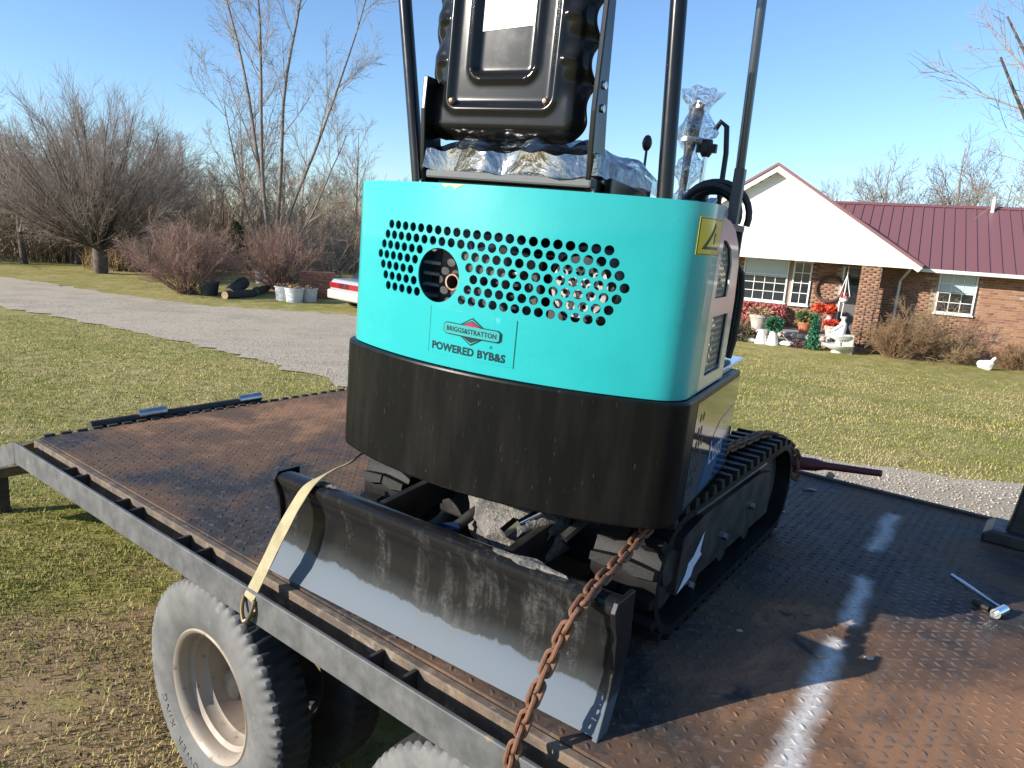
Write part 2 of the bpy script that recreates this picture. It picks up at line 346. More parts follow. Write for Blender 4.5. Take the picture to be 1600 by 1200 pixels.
vo_, eo_, fo_, *_ = delaunay_2d_cdt(pts, ed, [], 0, 1e-5)
cs = np.array([[sum(vo_[q].x for q in f) / 3, sum(vo_[q].y for q in f) / 3] for f in fo_]); ok = in_poly_np(DRIVE, cs[:, 0], cs[:, 1])
P = np.array([[p.x, p.y] for p in vo_]); V = np.c_[P, gz(P[:, 0], P[:, 1]) + .02]
o = link('gravel_drive', np_mesh('gravel_drive', V, np.array(fo_)[ok], M['gravel'], True)); o['kind'] = 'structure'; o['label'] = 'pale grey gravel drive crossing the lawn'

def polar(n, r0, r1, a0, a1, seed):
    rs = np.random.default_rng(seed); r = np.exp(rs.uniform(math.log(r0), math.log(r1), n)); a = np.radians(rs.uniform(a0, a1, n)); return r * np.cos(a), r * np.sin(a), rs
def lt_of(X, Y): return X * LV[0] + Y * LV[1], X * TV[0] + Y * TV[1]
def vnoise(X, Y, s, seed=0):          # cheap smooth patch noise
    rs = np.random.default_rng(seed); v = 0
    for k in range(6):
        a = rs.uniform(0, 6.28); q = s * rs.uniform(.6, 1.8); v = v + np.sin((X * math.cos(a) + Y * math.sin(a)) * q + rs.uniform(0, 6.28))
    return v / 6
X, Y, rs = polar(470000, .9, 21, 38, 146, 11)
l, tt = lt_of(X, Y)
soil = np.hypot(X - soil_c[0], Y - soil_c[1])
keep = ~((tt > 1.5) & (tt < 3.4) & (l > -3.3)) & ~(in_poly_np(DRIVE, X, Y) & (vnoise(X, Y, 2.2, 5) + rs.normal(0, .25, len(X)) < np.where(X > 2, .16, .52)))
keep &= rs.uniform(0, 1, len(X)) < np.clip(.22 + soil * .6 + vnoise(X, Y, 5, 8) * .5, .05, 1)
X, Y = X[keep], Y[keep]; n = len(X); r = np.hypot(X, Y)
patch = vnoise(X, Y, 1.6, 2) + .6 * vnoise(X, Y, 6, 9) + rs.normal(0, .38, n)
h = rs.uniform(.007, .026, n) * (1 + .35 * np.clip(vnoise(X, Y, 7, 4), 0, 1) * 2) * (1 + r * .028); wd = rs.uniform(.0010, .0020, n) * (1 + r * .13)
a = rs.uniform(0, 6.28, n); lean = rs.uniform(.2, 1.5, n) * h; d = np.stack([np.cos(a), np.sin(a)], -1); q = np.stack([-d[:, 1], d[:, 0]], -1)
B = np.stack([X, Y, gz(X, Y)], -1)
def off(xy, z): return np.concatenate([xy, z[:, None]], -1)
v0 = B + off(-q * wd[:, None], 0 * h - .004); v1 = B + off(q * wd[:, None], 0 * h - .004); mid = d * (lean * .35)[:, None]
v2 = B + off(mid + q * wd[:, None] * .8, h * .62); v3 = B + off(mid - q * wd[:, None] * .8, h * .62); v4 = B + off(d * lean[:, None], h * rs.uniform(.7, 1, n))
V = np.stack([v0, v1, v2, v3, v4], 1).reshape(-1, 3); k = (np.arange(n) * 5)[:, None]
F = np.concatenate([k + [0, 1, 2], k + [0, 2, 3], k + [3, 2, 4]], 1).reshape(-1, 3)
mi = np.select([patch < -.28, patch < .02, patch < .42], [0, 1, 2], 3)
gm = [mat('grass_green', (.21, .225, .05), .7, spec=.25), mat('grass_olive', (.33, .30, .08), .75, spec=.25), mat('grass_straw', (.47, .39, .16), .8, spec=.2), mat('grass_dead', (.44, .34, .15), .85, spec=.2)]
o = link('grass', np_mesh('grass', V, F, None, False, gm, np.repeat(mi, 3))); tag(o, 'short tufted grass with dead straw blades over the lawn', 'grass', kind='stuff')
# dead leaves and crumbs of soil on the bare patch
X, Y, rs = polar(15000, .9, 9, 60, 146, 21); l, tt = lt_of(X, Y); soil = np.hypot(X - soil_c[0], Y - soil_c[1])
keep = (tt < 1.3) & (rs.uniform(0, 1, len(X)) < np.clip(1.3 - soil * .45, .06, 1)); X, Y = X[keep], Y[keep]
lv = np.array([[-1, 0, .1], [0, -.45, .35], [1, 0, 0], [0, .45, .3]]); lf = np.array([[0, 1, 2], [0, 2, 3]])
V, F = scatter(np.stack([X, Y, gz(X, Y) + .006], -1), rs.uniform(.006, .016, len(X)), lv, lf, 4)
lm = [mat('leaf_brown', (.20, .115, .05), .8), mat('leaf_pale', (.36, .27, .16), .8), mat('leaf_dark', (.08, .045, .025), .85)]
o = link('leaf_litter', np_mesh('leaf_litter', V, F, None, False, lm, np.repeat(rs.integers(0, 3, len(X)), 2))); tag(o, 'brown leaf crumbs scattered on the bare soil patch', 'leaf litter', kind='stuff')
X, Y, rs = polar(60000, 4.5, 24, 40, 140, 31); keep = in_poly_np(DRIVE, X + rs.normal(0, .2, len(X)), Y + rs.normal(0, .2, len(X))); X, Y = X[keep], Y[keep]
v0, f0 = ico(1, 1); v0 = v0[:12] if len(v0) == 12 else v0
ov = np.array([[1, 0, 0], [-1, 0, 0], [0, 1, 0], [0, -1, 0], [0, 0, 1], [0, 0, -1]], float); of = np.array([[0, 2, 4], [2, 1, 4], [1, 3, 4], [3, 0, 4], [2, 0, 5], [1, 2, 5], [3, 1, 5], [0, 3, 5]])
V, F = scatter(np.stack([X, Y, gz(X, Y) + .024], -1), rs.uniform(.005, .012, len(X)) * (1 + np.hypot(X, Y) * .02), ov, of, 6, .7)
sm_ = [mat('stone_pale', (.52, .465, .38), .9), mat('stone_grey', (.40, .35, .285), .9), mat('stone_brown', (.36, .29, .22), .9)]
o = link('gravel', np_mesh('gravel', V, F, None, False, sm_, np.repeat(rs.integers(0, 3, len(X)), 8))); tag(o, 'loose pale gravel stones on the drive', 'gravel', kind='stuff')

# ------------------------------------------------------------------ bare winter trees
def tubes_np(P, Rr, k, seed=0):
    """P (m, n, 3) polylines, Rr (m, n) radii -> verts, quads"""
    m, n, _ = P.shape; rs = np.random.default_rng(seed); D = P[:, -1] - P[:, 0]; D /= np.linalg.norm(D, axis=1, keepdims=True) + 1e-9
    ref = rs.normal(size=(m, 3)); A = np.cross(D, ref); A /= np.linalg.norm(A, axis=1, keepdims=True) + 1e-9; Bv = np.cross(D, A)
    an = np.arange(k) * 2 * np.pi / k
    ring = np.cos(an)[None, :, None] * A[:, None] + np.sin(an)[None, :, None] * Bv[:, None]
    V = P[:, :, None, :] + ring[:, None] * Rr[:, :, None, None]
    base = (np.arange(m) * n * k)[:, None, None] + (np.arange(n - 1) * k)[None, :, None]; j = np.arange(k)[None, None]; j2 = (j + 1) % k
    F = np.stack([base + j, base + j2, base + k + j2, base + k + j], -1)
    return V.reshape(-1, 3), F.reshape(-1, 4)
def join(parts):
    V, F, o = [], [], 0
    for v, f in parts: V.append(v); F.append(f + o); o += len(v)
    return np.concatenate(V), np.concatenate(F)
def children(P, Rr, rs, per, length, ang, t0=.25, t1=1., n=5, up=.15, droop=0., wob=.06, rscale=.5, tip=.25, taperlen=.5, rmin=.003):
    m = len(P); N = m * per; pi = np.repeat(np.arange(m), per); t = rs.uniform(t0, t1, N) ** .85; nn = P.shape[1] - 1
    x = t * nn; i0 = np.clip(x.astype(int), 0, nn - 1); fr = (x - i0)[:, None]
    S0 = P[pi, i0] * (1 - fr) + P[pi, i0 + 1] * fr; D = P[pi, i0 + 1] - P[pi, i0]; D /= np.linalg.norm(D, axis=1, keepdims=True) + 1e-9
    r0 = (Rr[pi, i0] * (1 - fr[:, 0]) + Rr[pi, i0 + 1] * fr[:, 0]) * rscale * rs.uniform(.7, 1.1, N); r0 = np.maximum(r0, rmin)
    q = np.cross(D, rs.normal(size=(N, 3))); q /= np.linalg.norm(q, axis=1, keepdims=True) + 1e-9
    a = np.radians(rs.uniform(*ang, N))[:, None]; d = D * np.cos(a) + q * np.sin(a)
    L = rs.uniform(*length, N) * (1 - taperlen * t); step = (L / (n - 1))[:, None]; pts = [S0]
    for s in range(n - 1):
        d = d + rs.normal(0, wob, (N, 3)); d[:, 2] += up - droop * s / n; d /= np.linalg.norm(d, axis=1, keepdims=True) + 1e-9; pts.append(pts[-1] + d * step)
    Pn = np.stack(pts, 1); Rn = r0[:, None] * np.linspace(1, tip, n)[None]; return Pn, Rn
M['bark'] = mat('grey_brown_bark', (.13, .105, .085), .9, c2=(.07, .055, .045), scale=8, bump=(20, .6, .03))
M['twig'] = mat('grey_brown_twigs', (.33, .27, .235), .85, c2=(.25, .205, .175), scale=2)
M['twig_pale'] = mat('pale_sunlit_twigs', (.34, .28, .21), .8, c2=(.25, .20, .15), scale=2)
M['twig_red'] = mat('reddish_twigs', (.31, .18, .145), .8, c2=(.25, .17, .125), scale=3)
M['twig_dark'] = mat('dark_wood_twigs', (.28, .225, .175), .9, c2=(.21, .17, .135), scale=1)
def stem(p, d, length, r0, r1, n, rs, wob=.05, up=.03):
    d = np.array(d, float); d /= np.linalg.norm(d); pts = [np.array(p, float)]
    for _ in range(n - 1): d = d + rs.normal(0, wob, 3); d[2] += up; d /= np.linalg.norm(d); pts.append(pts[-1] + d * length / (n - 1))
    return np.array(pts)[None], np.linspace(r0, r1, n)[None]
def round_tree(seed, hgt, spread):
    rs = np.random.default_rng(seed); T0 = stem((0, 0, -.1), (.03, 0, 1), hgt * .17, .30, .27, 5, rs, .02); top = T0[0][0, -1]; limbs = []
    n = 84
    for i in range(n):
        th = math.radians(3 + 80 * ((i + .5) / n) ** .62); ph = i * 2.399 + rs.uniform(-.3, .3)
        d = (math.sin(th) * math.cos(ph), math.sin(th) * math.sin(ph), math.cos(th)); ln = hgt * (.78 - .14 * th) * rs.uniform(.92, 1.03)
        limbs.append(stem(top - np.array([0, 0, rs.uniform(0, .35)]), d, ln, rs.uniform(.03, .065), .01, 9, rs, .045, .055 * math.sin(th)))
    LP = np.concatenate([a for a, _ in limbs]); LR = np.concatenate([b for _, b in limbs])
    L1 = children(LP, LR, rs, 17, (1.3, 2.5), (12, 36), .15, 1., 6, .04, rscale=.5, rmin=.006, taperlen=.35)
    L2 = children(*L1, rs, 10, (.45, 1.2), (14, 45), .1, 1, 4, .04, rscale=.55, rmin=.005, tip=.6, taperlen=.3)
    trunk = join([tubes_np(*T0, 12), tubes_np(LP, LR, 6, 1)]); crown = join([tubes_np(*L1, 4, 2), tubes_np(*L2, 3, 3)]); return trunk, crown
def tall_tree(seed, stems, hgt, per=(9, 9, 6)):
    rs = np.random.default_rng(seed); S_ = [stem((0, 0, -.1), (0, 0, 1), .7, .34, .26, 4, rs, .02)]; base = S_[0][0][0, -1]; LB = []
    for d, ln, r in stems: LB.append(stem(base - np.array([0, 0, .1]), d, ln, r, .02, 14, rs, .035, .02))
    LP = np.concatenate([a for a, _ in LB]); LR = np.concatenate([b for _, b in LB])
    L1 = children(LP, LR, rs, per[0], (2., 4.6), (22, 50), .22, .98, 9, .04, rscale=.45, rmin=.014)
    L2 = children(*L1, rs, per[1], (.8, 2.2), (20, 50), .15, 1, 6, .02, rscale=.5, rmin=.007)
    L3 = children(*L2, rs, per[2], (.3, .9), (20, 55), .15, 1, 4, 0., droop=.05, rscale=.6, rmin=.0055, tip=.6)
    trunk = join([tubes_np(*S_[0], 12), tubes_np(LP, LR, 8, 1)]); crown = join([tubes_np(*L1, 5, 2), tubes_np(*L2, 3, 3), tubes_np(*L3, 3, 4)]); return trunk, crown
def wood_tree(seed, hgt, per=(14, 7, 4), spread=1.):
    rs = np.random.default_rng(seed); T0 = stem((0, 0, -.2), (rs.normal(0, .05), rs.normal(0, .05), 1), hgt * .92, .16, .02, 12, rs, .03, .04)
    L1 = children(*T0, rs, per[0], (hgt * .3 * spread, hgt * .5 * spread), (25, 60), .22, .97, 7, .06, rscale=.45, rmin=.02)
    L2 = children(*L1, rs, per[1], (.8, 2.), (20, 50), .2, 1, 5, .05, rscale=.55, rmin=.012)
    L3 = children(*L2, rs, per[2], (.4, 1.1), (20, 50), .2, 1, 3, .03, rscale=.6, rmin=.010, tip=.6)
    return tubes_np(*T0, 7), join([tubes_np(*L1, 4, 2), tubes_np(*L2, 3, 3), tubes_np(*L3, 3, 4)])
def shrub_mesh(seed, hgt, wid, n=90, per=(9, 5), thick=.012, arch=.0):
    rs = np.random.default_rng(seed); st = []
    for i in range(n):
        ph = rs.uniform(0, 6.28); th = math.radians(rs.uniform(3, 62)); d = (math.sin(th) * math.cos(ph) * wid, math.sin(th) * math.sin(ph) * wid, math.cos(th))
        st.append(stem((rs.normal(0, .12), rs.normal(0, .12), -.05), d, hgt * rs.uniform(.65, 1.05), thick, .004, 8, rs, .05, .04 - arch * math.sin(th)))
    P = np.concatenate([a for a, _ in st]); Q = np.concatenate([b for _, b in st])
    L1 = children(P, Q, rs, per[0], (hgt * .2, hgt * .45), (15, 45), .2, 1, 5, .03 - arch * .5, rscale=.7, rmin=.0045)
    L2 = children(*L1, rs, per[1], (hgt * .07, hgt * .2), (20, 50), .1, 1, 3, .02 - arch * .5, rscale=.8, rmin=.004, tip=.7)
    return tubes_np(P, Q, 4, 1), join([tubes_np(*L1, 3, 2), tubes_np(*L2, 3, 3)])
def plant(name, label, cat, loc, parts, mats, names=('trunk', 'crown'), scale=1., rz=0., group=None):
    r = thing(name, label, cat, tuple(loc), rz, group); r.scale = (scale,) * 3 if not hasattr(scale, '__len__') else scale
    for (v, f), m_, n_ in zip(parts, mats, names): link(n_, np_mesh(n_, v, f, m_, True), r)
    return r
def leaf_cloud(pts, size, seed, flat=.5):
    rs = np.random.default_rng(seed); n = len(pts); d = rs.normal(size=(n, 3)); d /= np.linalg.norm(d, axis=1, keepdims=True); q = np.cross(d, rs.normal(size=(n, 3))); q /= np.linalg.norm(q, axis=1, keepdims=True)
    s = (rs.uniform(.6, 1.3, n) * size)[:, None]; P = np.asarray(pts); V = np.stack([P - d * s, P + q * s * flat, P + d * s, P - q * s * flat], 1).reshape(-1, 3); k = (np.arange(n) * 4)[:, None]
    return V, k + np.array([[0, 1, 2, 3]])
p = at(157, 427)
plant('round_tree', 'large bare tree with low dome of fanning limbs on the lawn', 'tree', p, round_tree(3, 7.7, 1), (M['bark'], M['twig']))
p = at(424, 446)
plant('tall_tree', 'tall bare tree with several long upright stems behind reddish shrub', 'tree', p, tall_tree(5, [((-.16, .1, 1), 13.5, .105), ((-.02, -.1, 1), 14, .095), ((.10, .1, 1), 14.5, .105), ((.30, .0, 1), 12, .085), ((.75, -.1, .8), 6.5, .05), ((-.55, .1, .9), 7, .05)], 14, (13, 10, 6)), (mat('pale_bark', (.24, .20, .165), .9, c2=(.15, .12, .10), scale=8), M['twig_pale']))
p = at(39, 412)
plant('small_tree', 'small bare tree leaning beside the large round one', 'tree', p, wood_tree(15, 4.9, (16, 8, 5), 1.2), (M['bark'], M['twig']))
p = at(121, 413); plant('thin_tree', 'thin dark trunked bare tree just behind the large round one', 'tree', p, wood_tree(16, 5.2, (10, 6, 3), 1.), (M['bark'], M['twig']))
# the wood behind the lawn: single trunks that can be told apart, sharing four shapes
protos = []
for s_, h_ in ((41, 9.), (42, 8.2), (43, 10.2), (44, 7.4)):
    tr, cr = wood_tree(s_, h_, (17, 8, 4), 1.)
    protos.append((np_mesh('trunk', *tr, M['twig_dark'], True), np_mesh('crown', *cr, M['twig_dark'], True)))
rs = np.random.default_rng(77)
def wood(px0, px1, d0, d1, n, label, group, smin=.8, smax=1.15):
    for k in range(n):
        px = px0 + (px1 - px0) * (k + rs.uniform(.1, .9)) / n; dist = rs.uniform(d0, d1); r = ray(px, 400 + .068 * (px - 800)); r = r[:2] / np.linalg.norm(r[:2]) * dist
        root = thing('bare_tree', label, 'tree', (r[0], r[1], float(gz(*r))), rs.uniform(0, 6.28), group); sc = rs.uniform(smin, smax); root.scale = (sc, sc, sc * rs.uniform(.9, 1.1))
        a_, b_ = protos[rs.integers(0, 4)]; link('trunk', a_, root); link('crown', b_, root)
wood(-70, 620, 42, 62, 46, 'bare grey brown tree of the wood beyond the lawn', 'bare trees of the wood beyond the lawn', .55, .85)
wood(1280, 1340, 46, 52, 2, 'slim bare tree rising behind the ridge of the house', 'slim bare trees behind the house', .78, .85)
wood(1360, 1640, 40, 48, 16, 'bushy bare tree showing above the maroon metal roof', 'bushy bare trees behind the maroon roof', .72, .86)
# undergrowth along the foot of the wood
rs2 = np.random.default_rng(5); n = 4200; ang = np.radians(rs2.uniform(95, 134, n)); dist = rs2.uniform(40, 60, n); P0 = np.stack([dist * np.cos(ang), dist * np.sin(ang), np.full(n, -.85)], -1)
D = rs2.normal(0, .35, (n, 3)); D[:, 2] = rs2.uniform(.7, 1.4, n); L_ = rs2.uniform(1.0, 3.9, n)[:, None]
P = np.stack([P0, P0 + D * L_ * .5, P0 + D * L_ * .8 + rs2.normal(0, .2, (n, 3)), P0 + D * L_ + rs2.normal(0, .4, (n, 3))], 1); Rr = np.linspace(.03, .012, 4)[None].repeat(n, 0)
c1 = children(P, Rr, rs2, 7, (.5, 1.5), (20, 60), .2, 1, 4, .02, rscale=.8, rmin=.013)
V, F = join([tubes_np(P, Rr, 3, 1), tubes_np(*c1, 3, 2)])
M['brush'] = mat('brush_stems', (.25, .185, .125), .9, c2=(.36, .27, .16), scale=.4)
o = link('undergrowth', np_mesh('undergrowth', V, F, M['brush'], True)); tag(o, 'tangled brown undergrowth along the foot of the wood', 'undergrowth', kind='stuff')
# shrubs of the left side
p = at(291, 459); plant('shrub', 'broad reddish brown twiggy shrub behind the black bucket', 'shrub', p, shrub_mesh(61, 2.55, 1.35, 120, (10, 6), .014), (M['twig_red'], M['twig_red']), ('stem', 'twigs'))
p = at(437, 455); plant('shrub', 'reddish bare shrub rising behind the white tubs', 'shrub', p, shrub_mesh(62, 2.5, 1.25, 90, (9, 6), .02), (M['twig_red'], M['twig_red']), ('stem', 'twigs'))
p = at(505, 447); plant('shrub', 'pale stemmed bare shrub beside the white car', 'shrub', p, shrub_mesh(63, 4.2, .9, 40, (9, 5), .022), (M['twig_pale'], M['twig']), ('stem', 'twigs'))
p = at(368, 428); r_ = thing('evergreen', 'narrow dark green evergreen between the two reddish shrubs', 'evergreen shrub', tuple(p))
rs = np.random.default_rng(9); n = 5200; zz = rs.uniform(0, 1, n) ** .9; rad = .62 * (1 - zz ** 3 * .75) * (1 + .25 * np.sin(zz * 23 + rs.uniform(0, 1, n))) * np.sqrt(rs.uniform(.1, 1, n)); ph = rs.uniform(0, 6.28, n)
M['everg'] = mat('evergreen_leaf', (.035, .075, .018), .7, c2=(.10, .13, .025), scale=3)
link('foliage', np_mesh('foliage', *leaf_cloud(np.stack([rad * np.cos(ph), rad * np.sin(ph), .15 + zz * 2.3], -1), .075, 2), M['everg']), r_)
st = MB().tube([(0, 0, -.1), (0, 0, 1.8)], [.07, .02], 7); st.build('stem', M['bark'], r_)
# dry reed clumps
M['reed'] = mat('dry_reeds', (.36, .26, .13), .85, c2=(.26, .18, .09), scale=3)
for (px_, py_, hh, ww, lab) in ((188, 421, 1.0, 1.0, 'tall clump of dry tan reeds right of the round tree trunk'), (100, 408, .8, 1.0, 'low tan reed clump between two thin trunks')):
    p = at(px_, py_); n = 1500; q = rs.normal(0, ww * .5, (n, 2)); P0 = np.c_[q, np.zeros(n) - .05]; D = rs.normal(0, .25, (n, 3)); D[:, 2] = 1; L_ = rs.uniform(.6, 1.1, n)[:, None] * hh
    P = np.stack([P0, P0 + D * L_ * .6, P0 + D * L_ + rs.normal(0, .1, (n, 3))], 1); o = link('reed_clump', np_mesh('reed_clump', *tubes_np(P, np.linspace(.016, .007, 3)[None].repeat(n, 0), 3), M['reed'], True), loc=tuple(p)); tag(o, lab, 'reeds')
# ------------------------------------------------------------------ flatbed trailer
TL0 = lt_world(-1.2, 2.2, 0)
trailer = thing('flatbed_trailer', 'rusty diamond plate flatbed trailer carrying the teal excavator', 'trailer', tuple(TL0), TA)
def ltd(px, py):                     # deck point -> trailer frame
    r = ray(px, py); k = (CAMZ - DECK) / -r[2]; p = r[:2] * k; return p @ LV + 1.2, p @ TV - 2.2
X0, X1, Y0, Y1 = -2.40, 3.6, -1.035, 1.34
m, t, N, K, b = nodes_mat('rusty_tread_plate'); M['deck'] = m
tc = N('ShaderNodeTexCoord').outputs['Object']
sx = N('ShaderNodeSeparateXYZ'); K(tc, sx.inputs[0])
# flatten z so lugs share the plate's colouring
cx = N('ShaderNodeCombineXYZ'); K(sx.outputs[0], cx.inputs[0]); K(sx.outputs[1], cx.inputs[1]); fl = cx.outputs[0]
def gauss(px, py, r, amp):
    d = N('ShaderNodeVectorMath'); d.operation = 'DISTANCE'; K(fl, d.inputs[0]); d.inputs[1].default_value = (*ltd(px, py), 0); return rmp(t, d.outputs['Value'], 0, r, amp, 0)
rust = nz(t, fl, 2.1, 8, .68, .4)
for g in (gauss(470, 650, 1.1, .17), gauss(1480, 1160, .9, .16), gauss(1250, 1150, .45, .06), gauss(330, 790, .6, -.10), gauss(1300, 850, 1.0, -.08), gauss(500, 900, .5, -.04), gauss(1050, 1190, .4, -.05), gauss(200, 690, .5, .05)): rust = mth(t, 'ADD', rust, g)
c = mixc(t, rmp(t, nz(t, fl, 9, 6), .4, .65), (.036, .033, .033), (.066, .056, .05))
c = mixc(t, rmp(t, rust, .40, .58), c, (.13, .078, .05))
c = mixc(t, rmp(t, rust, .57, .74), c, (.29, .155, .085))
c = mixc(t, rmp(t, nz(t, fl, 26, 7, .7), .52, .70), c, (.15, .12, .095))
c = mixc(t, rmp(t, nz(t, fl, 3.5, 6, .6, 1.), .62, .70), c, (.04, .038, .038))
# a broken stripe of white paint
(ax, ay), (bx, by) = ltd(1232, 1200), ltd(1392, 800); ln = math.hypot(bx - ax, by - ay); ux, uy = (bx - ax) / ln, (by - ay) / ln
px_ = mth(t, 'SUBTRACT', sx.outputs[0], ax); py_ = mth(t, 'SUBTRACT', sx.outputs[1], ay)
al = mth(t, 'ADD', mth(t, 'MULTIPLY', px_, ux), mth(t, 'MULTIPLY', py_, uy)); ac = mth(t, 'ABSOLUTE', mth(t, 'ADD', mth(t, 'SUBTRACT', mth(t, 'MULTIPLY', px_, uy), mth(t, 'MULTIPLY', py_, ux)), mth(t, 'MULTIPLY', mth(t, 'SUBTRACT', nz(t, fl, 3, 2), .5), .09)))
wn = mth(t, 'MULTIPLY', nz(t, fl, 30, 5, .7), .05)
st_ = rmp(t, mth(t, 'ADD', ac, wn), .024, .075, 1, 0)
al_n = mth(t, 'ADD', al, mth(t, 'MULTIPLY', mth(t, 'SUBTRACT', nz(t, fl, 14, 4), .5), .12))
def seg(a0, a1, f=.05): return mth(t, 'MULTIPLY', rmp(t, al_n, a0, a0 + f), rmp(t, al_n, a1 - f, a1, 1, 0))
sA, sB, sC = seg(-.5, ltd_al := .0 + ln * .34), seg(ln * .37, ln * .60), seg(ln * .72, ln * 1.0)
st_ = mth(t, 'MULTIPLY', st_, mth(t, 'MAXIMUM', mth(t, 'MAXIMUM', sA, sB), mth(t, 'MULTIPLY', sC, .75)))
st_ = mth(t, 'MULTIPLY', st_, rmp(t, nz(t, fl, 60, 4), .3, .55, .45, 1.))
c = mixc(t, mth(t, 'MULTIPLY', st_, .95), c, (.64, .61, .57))
K(c, b.inputs['Base Color']); b.inputs['Roughness'].default_value = .55; b.inputs['Specular IOR Level'].default_value = .2
K(rmp(t, rust, .4, .7, .55, .85), b.inputs['Roughness'])
bumpn(t, nz(t, fl, 120, 5, .7), .35, .004, b)
d_ = MB().b6(X0, X1, Y0, Y1, DECK - .012, DECK).build('deck_plate', M['deck'], trailer)
pit = .033; gi = np.arange(int((X1 - X0) / pit)); gj = np.arange(int((Y1 - Y0) / pit)); I, J = np.meshgrid(gi, gj, indexing='ij'); lx = X0 + .02 + I * pit; ly = Y0 + .018 + J * pit; od = (I + J) % 2
prof = np.array([[-1, 0, 0], [-.5, -.5, 0], [.5, -.5, 0], [1, 0, 0], [.5, .5, 0], [-.5, .5, 0], [-.55, 0, 1], [.55, 0, 1], [0, -.24, 1], [0, .24, 1]], float) * [.0135, .0095, .0019]
lf = np.array([[0, 1, 6], [1, 8, 6], [1, 2, 8], [2, 7, 8], [2, 3, 7], [3, 4, 7], [4, 9, 7], [4, 5, 9], [5, 6, 9], [5, 0, 6], [6, 8, 9], [8, 7, 9]])
def lug_mesh(a): c_, s_ = math.cos(a), math.sin(a); v = prof.copy(); v[:, 0], v[:, 1] = prof[:, 0] * c_ - prof[:, 1] * s_, prof[:, 0] * s_ + prof[:, 1] * c_; return v
lv2 = [lug_mesh(R(45)), lug_mesh(R(-45))]
wx = TL0[0] + lx * LV[0] + ly * TV[0]; wy = TL0[1] + lx * LV[1] + ly * TV[1]
dist = np.hypot(wx, wy); near = np.where((lx > .78) & (np.abs(np.degrees(np.arctan2(wx, wy)) - 18) < 19) & (ly > -.98) & (np.abs((lx - ax) * uy - (ly - ay) * ux) > .10), dist, 99.).ravel(); order = np.argsort(near)[:300]
parts_mask = np.zeros(lx.size, bool); parts_mask[order] = True; parts_mask = parts_mask.reshape(lx.shape)
VV, FF, o_ = [], [], 0
for k in (0, 1):
    sel = (od == k) & ~parts_mask; C_ = np.stack([lx[sel], ly[sel], np.full(sel.sum(), DECK)], -1); q_ = np.random.default_rng(k).uniform([.84, .84, .45], [1.12, 1.12, 1.15], (len(C_), 3))[:, None]; V = (lv2[k][None] * q_ + C_[:, None]).reshape(-1, 3); F = (lf[None] + (np.arange(len(C_)) * 10)[:, None, None]).reshape(-1, 3); VV.append(V); FF.append(F + o_); o_ += len(V)
o = link('tread_lugs', np_mesh('tread_lugs', np.concatenate(VV), np.concatenate(FF), M['deck']), trailer); o['kind'] = 'stuff'
# single lugs keep the deck's colour: their mesh carries the deck position through an attribute-free copy of the plate material
M['lug'] = mat('tread_lug_steel', (.19, .115, .07), .6, c2=(.12, .09, .075), scale=30, lo=.4, hi=.6)
lm2 = [np_mesh('tread_lug', lv2[k], lf, M['lug']) for k in (0, 1)]
for k in np.argwhere(parts_mask): i_, j_ = k; link('tread_lug', lm2[od[i_, j_]], trailer, (lx[i_, j_], ly[i_, j_], DECK)).scale = (random.uniform(.85, 1.1), random.uniform(.85, 1.1), random.uniform(.5, 1.15))
MB().b6(X0, X1, Y0 - .028, Y0 - .003, DECK - .11, DECK - .006).build('edge_angle', M['angle'], trailer, bevel=.003)
MB().b6(X0, X1, -1.143, -1.131, DECK - .10, DECK).build('rub_rail', M['rail'], trailer, bevel=.003)
for pa, pb in ((88, 106), (168, 190), (262, 294), (560, 612)):
    for q in (pa, pb):
        yy = 690 + .6255 * (q - 24); l_, _ = ltd(q + 6, yy)
        MB().b6(l_ - .005, l_ + .005, -1.130, Y0 - .03, DECK - .095, DECK - .012).build('stake_pocket', M['darkframe'], trailer)
for l_ in (1.55, 1.65, 2.3, 2.4): MB().b6(l_ - .005, l_ + .005, -1.130, Y0 - .03, DECK - .095, DECK - .012).build('stake_pocket', M['darkframe'], trailer)
MB().b6(X0, X1, Y1 + .002, Y1 + .03, DECK - .12, DECK + .012).build('far_lip', M['darkframe'], trailer)
for y_ in (-.55, .85): MB().b6(X0, X1, y_ - .05, y_ + .05, DECK - .26, DECK - .015).build('main_beam', M['darkframe'], trailer)
for k in range(10): MB().b6(X0 + .05 + k * .6, X0 + .11 + k * .6, Y0, Y1, DECK - .10, DECK - .0125).build('cross_member', M['darkframe'], trailer)
# dovetail falling away beyond the end of the flat deck
sl_ = math.tan(R(19.5)); dl = 1.55
def dove(x, z): return (x, z - (X0 - x) * sl_)
def dprism(x0, x1, za, zb, y0, y1): return MB().prism([dove(x0, za), dove(x1, za), dove(x1, zb), dove(x0, zb)], y0, y1, 'y')
dprism(X0 - dl, X0 - .002, DECK - .10, DECK, -1.143, -1.131).build('dovetail_rail', M['rail'], trailer)
dprism(X0 - dl, X0 - .002, DECK - .012, DECK - .001, Y0, Y1).build('dovetail_plate', M['darkframe'], trailer)
MB().b6(-3.93, -3.87, -1.12, 1.3, .25, .30).build('tail_beam', M['angle'], trailer)
MB().b6(-3.97, -3.91, -.80, -.74, .0, .249).build('stand_leg', M['darkframe'], trailer)
n_ = 34
for k in range(n_): MB().box((X0 - .012, Y0 + .04 + k * .07, DECK + .0), (.02, .045, .016)).build('end_cleat', M['darkframe'], trailer)
MB().tube([(X0 - .06, -.80, DECK + .005), (X0 - .06, .12, DECK + .012)], .022, 10).build('hinge_bar', M['darkframe'], trailer)
for y_ in (-.50, .06): MB().tube([(X0 - .06, y_ - .07, DECK + .022), (X0 - .06, y_ + .07, DECK + .024)], .026, 12).build('hinge_sleeve', M['steel'], trailer)
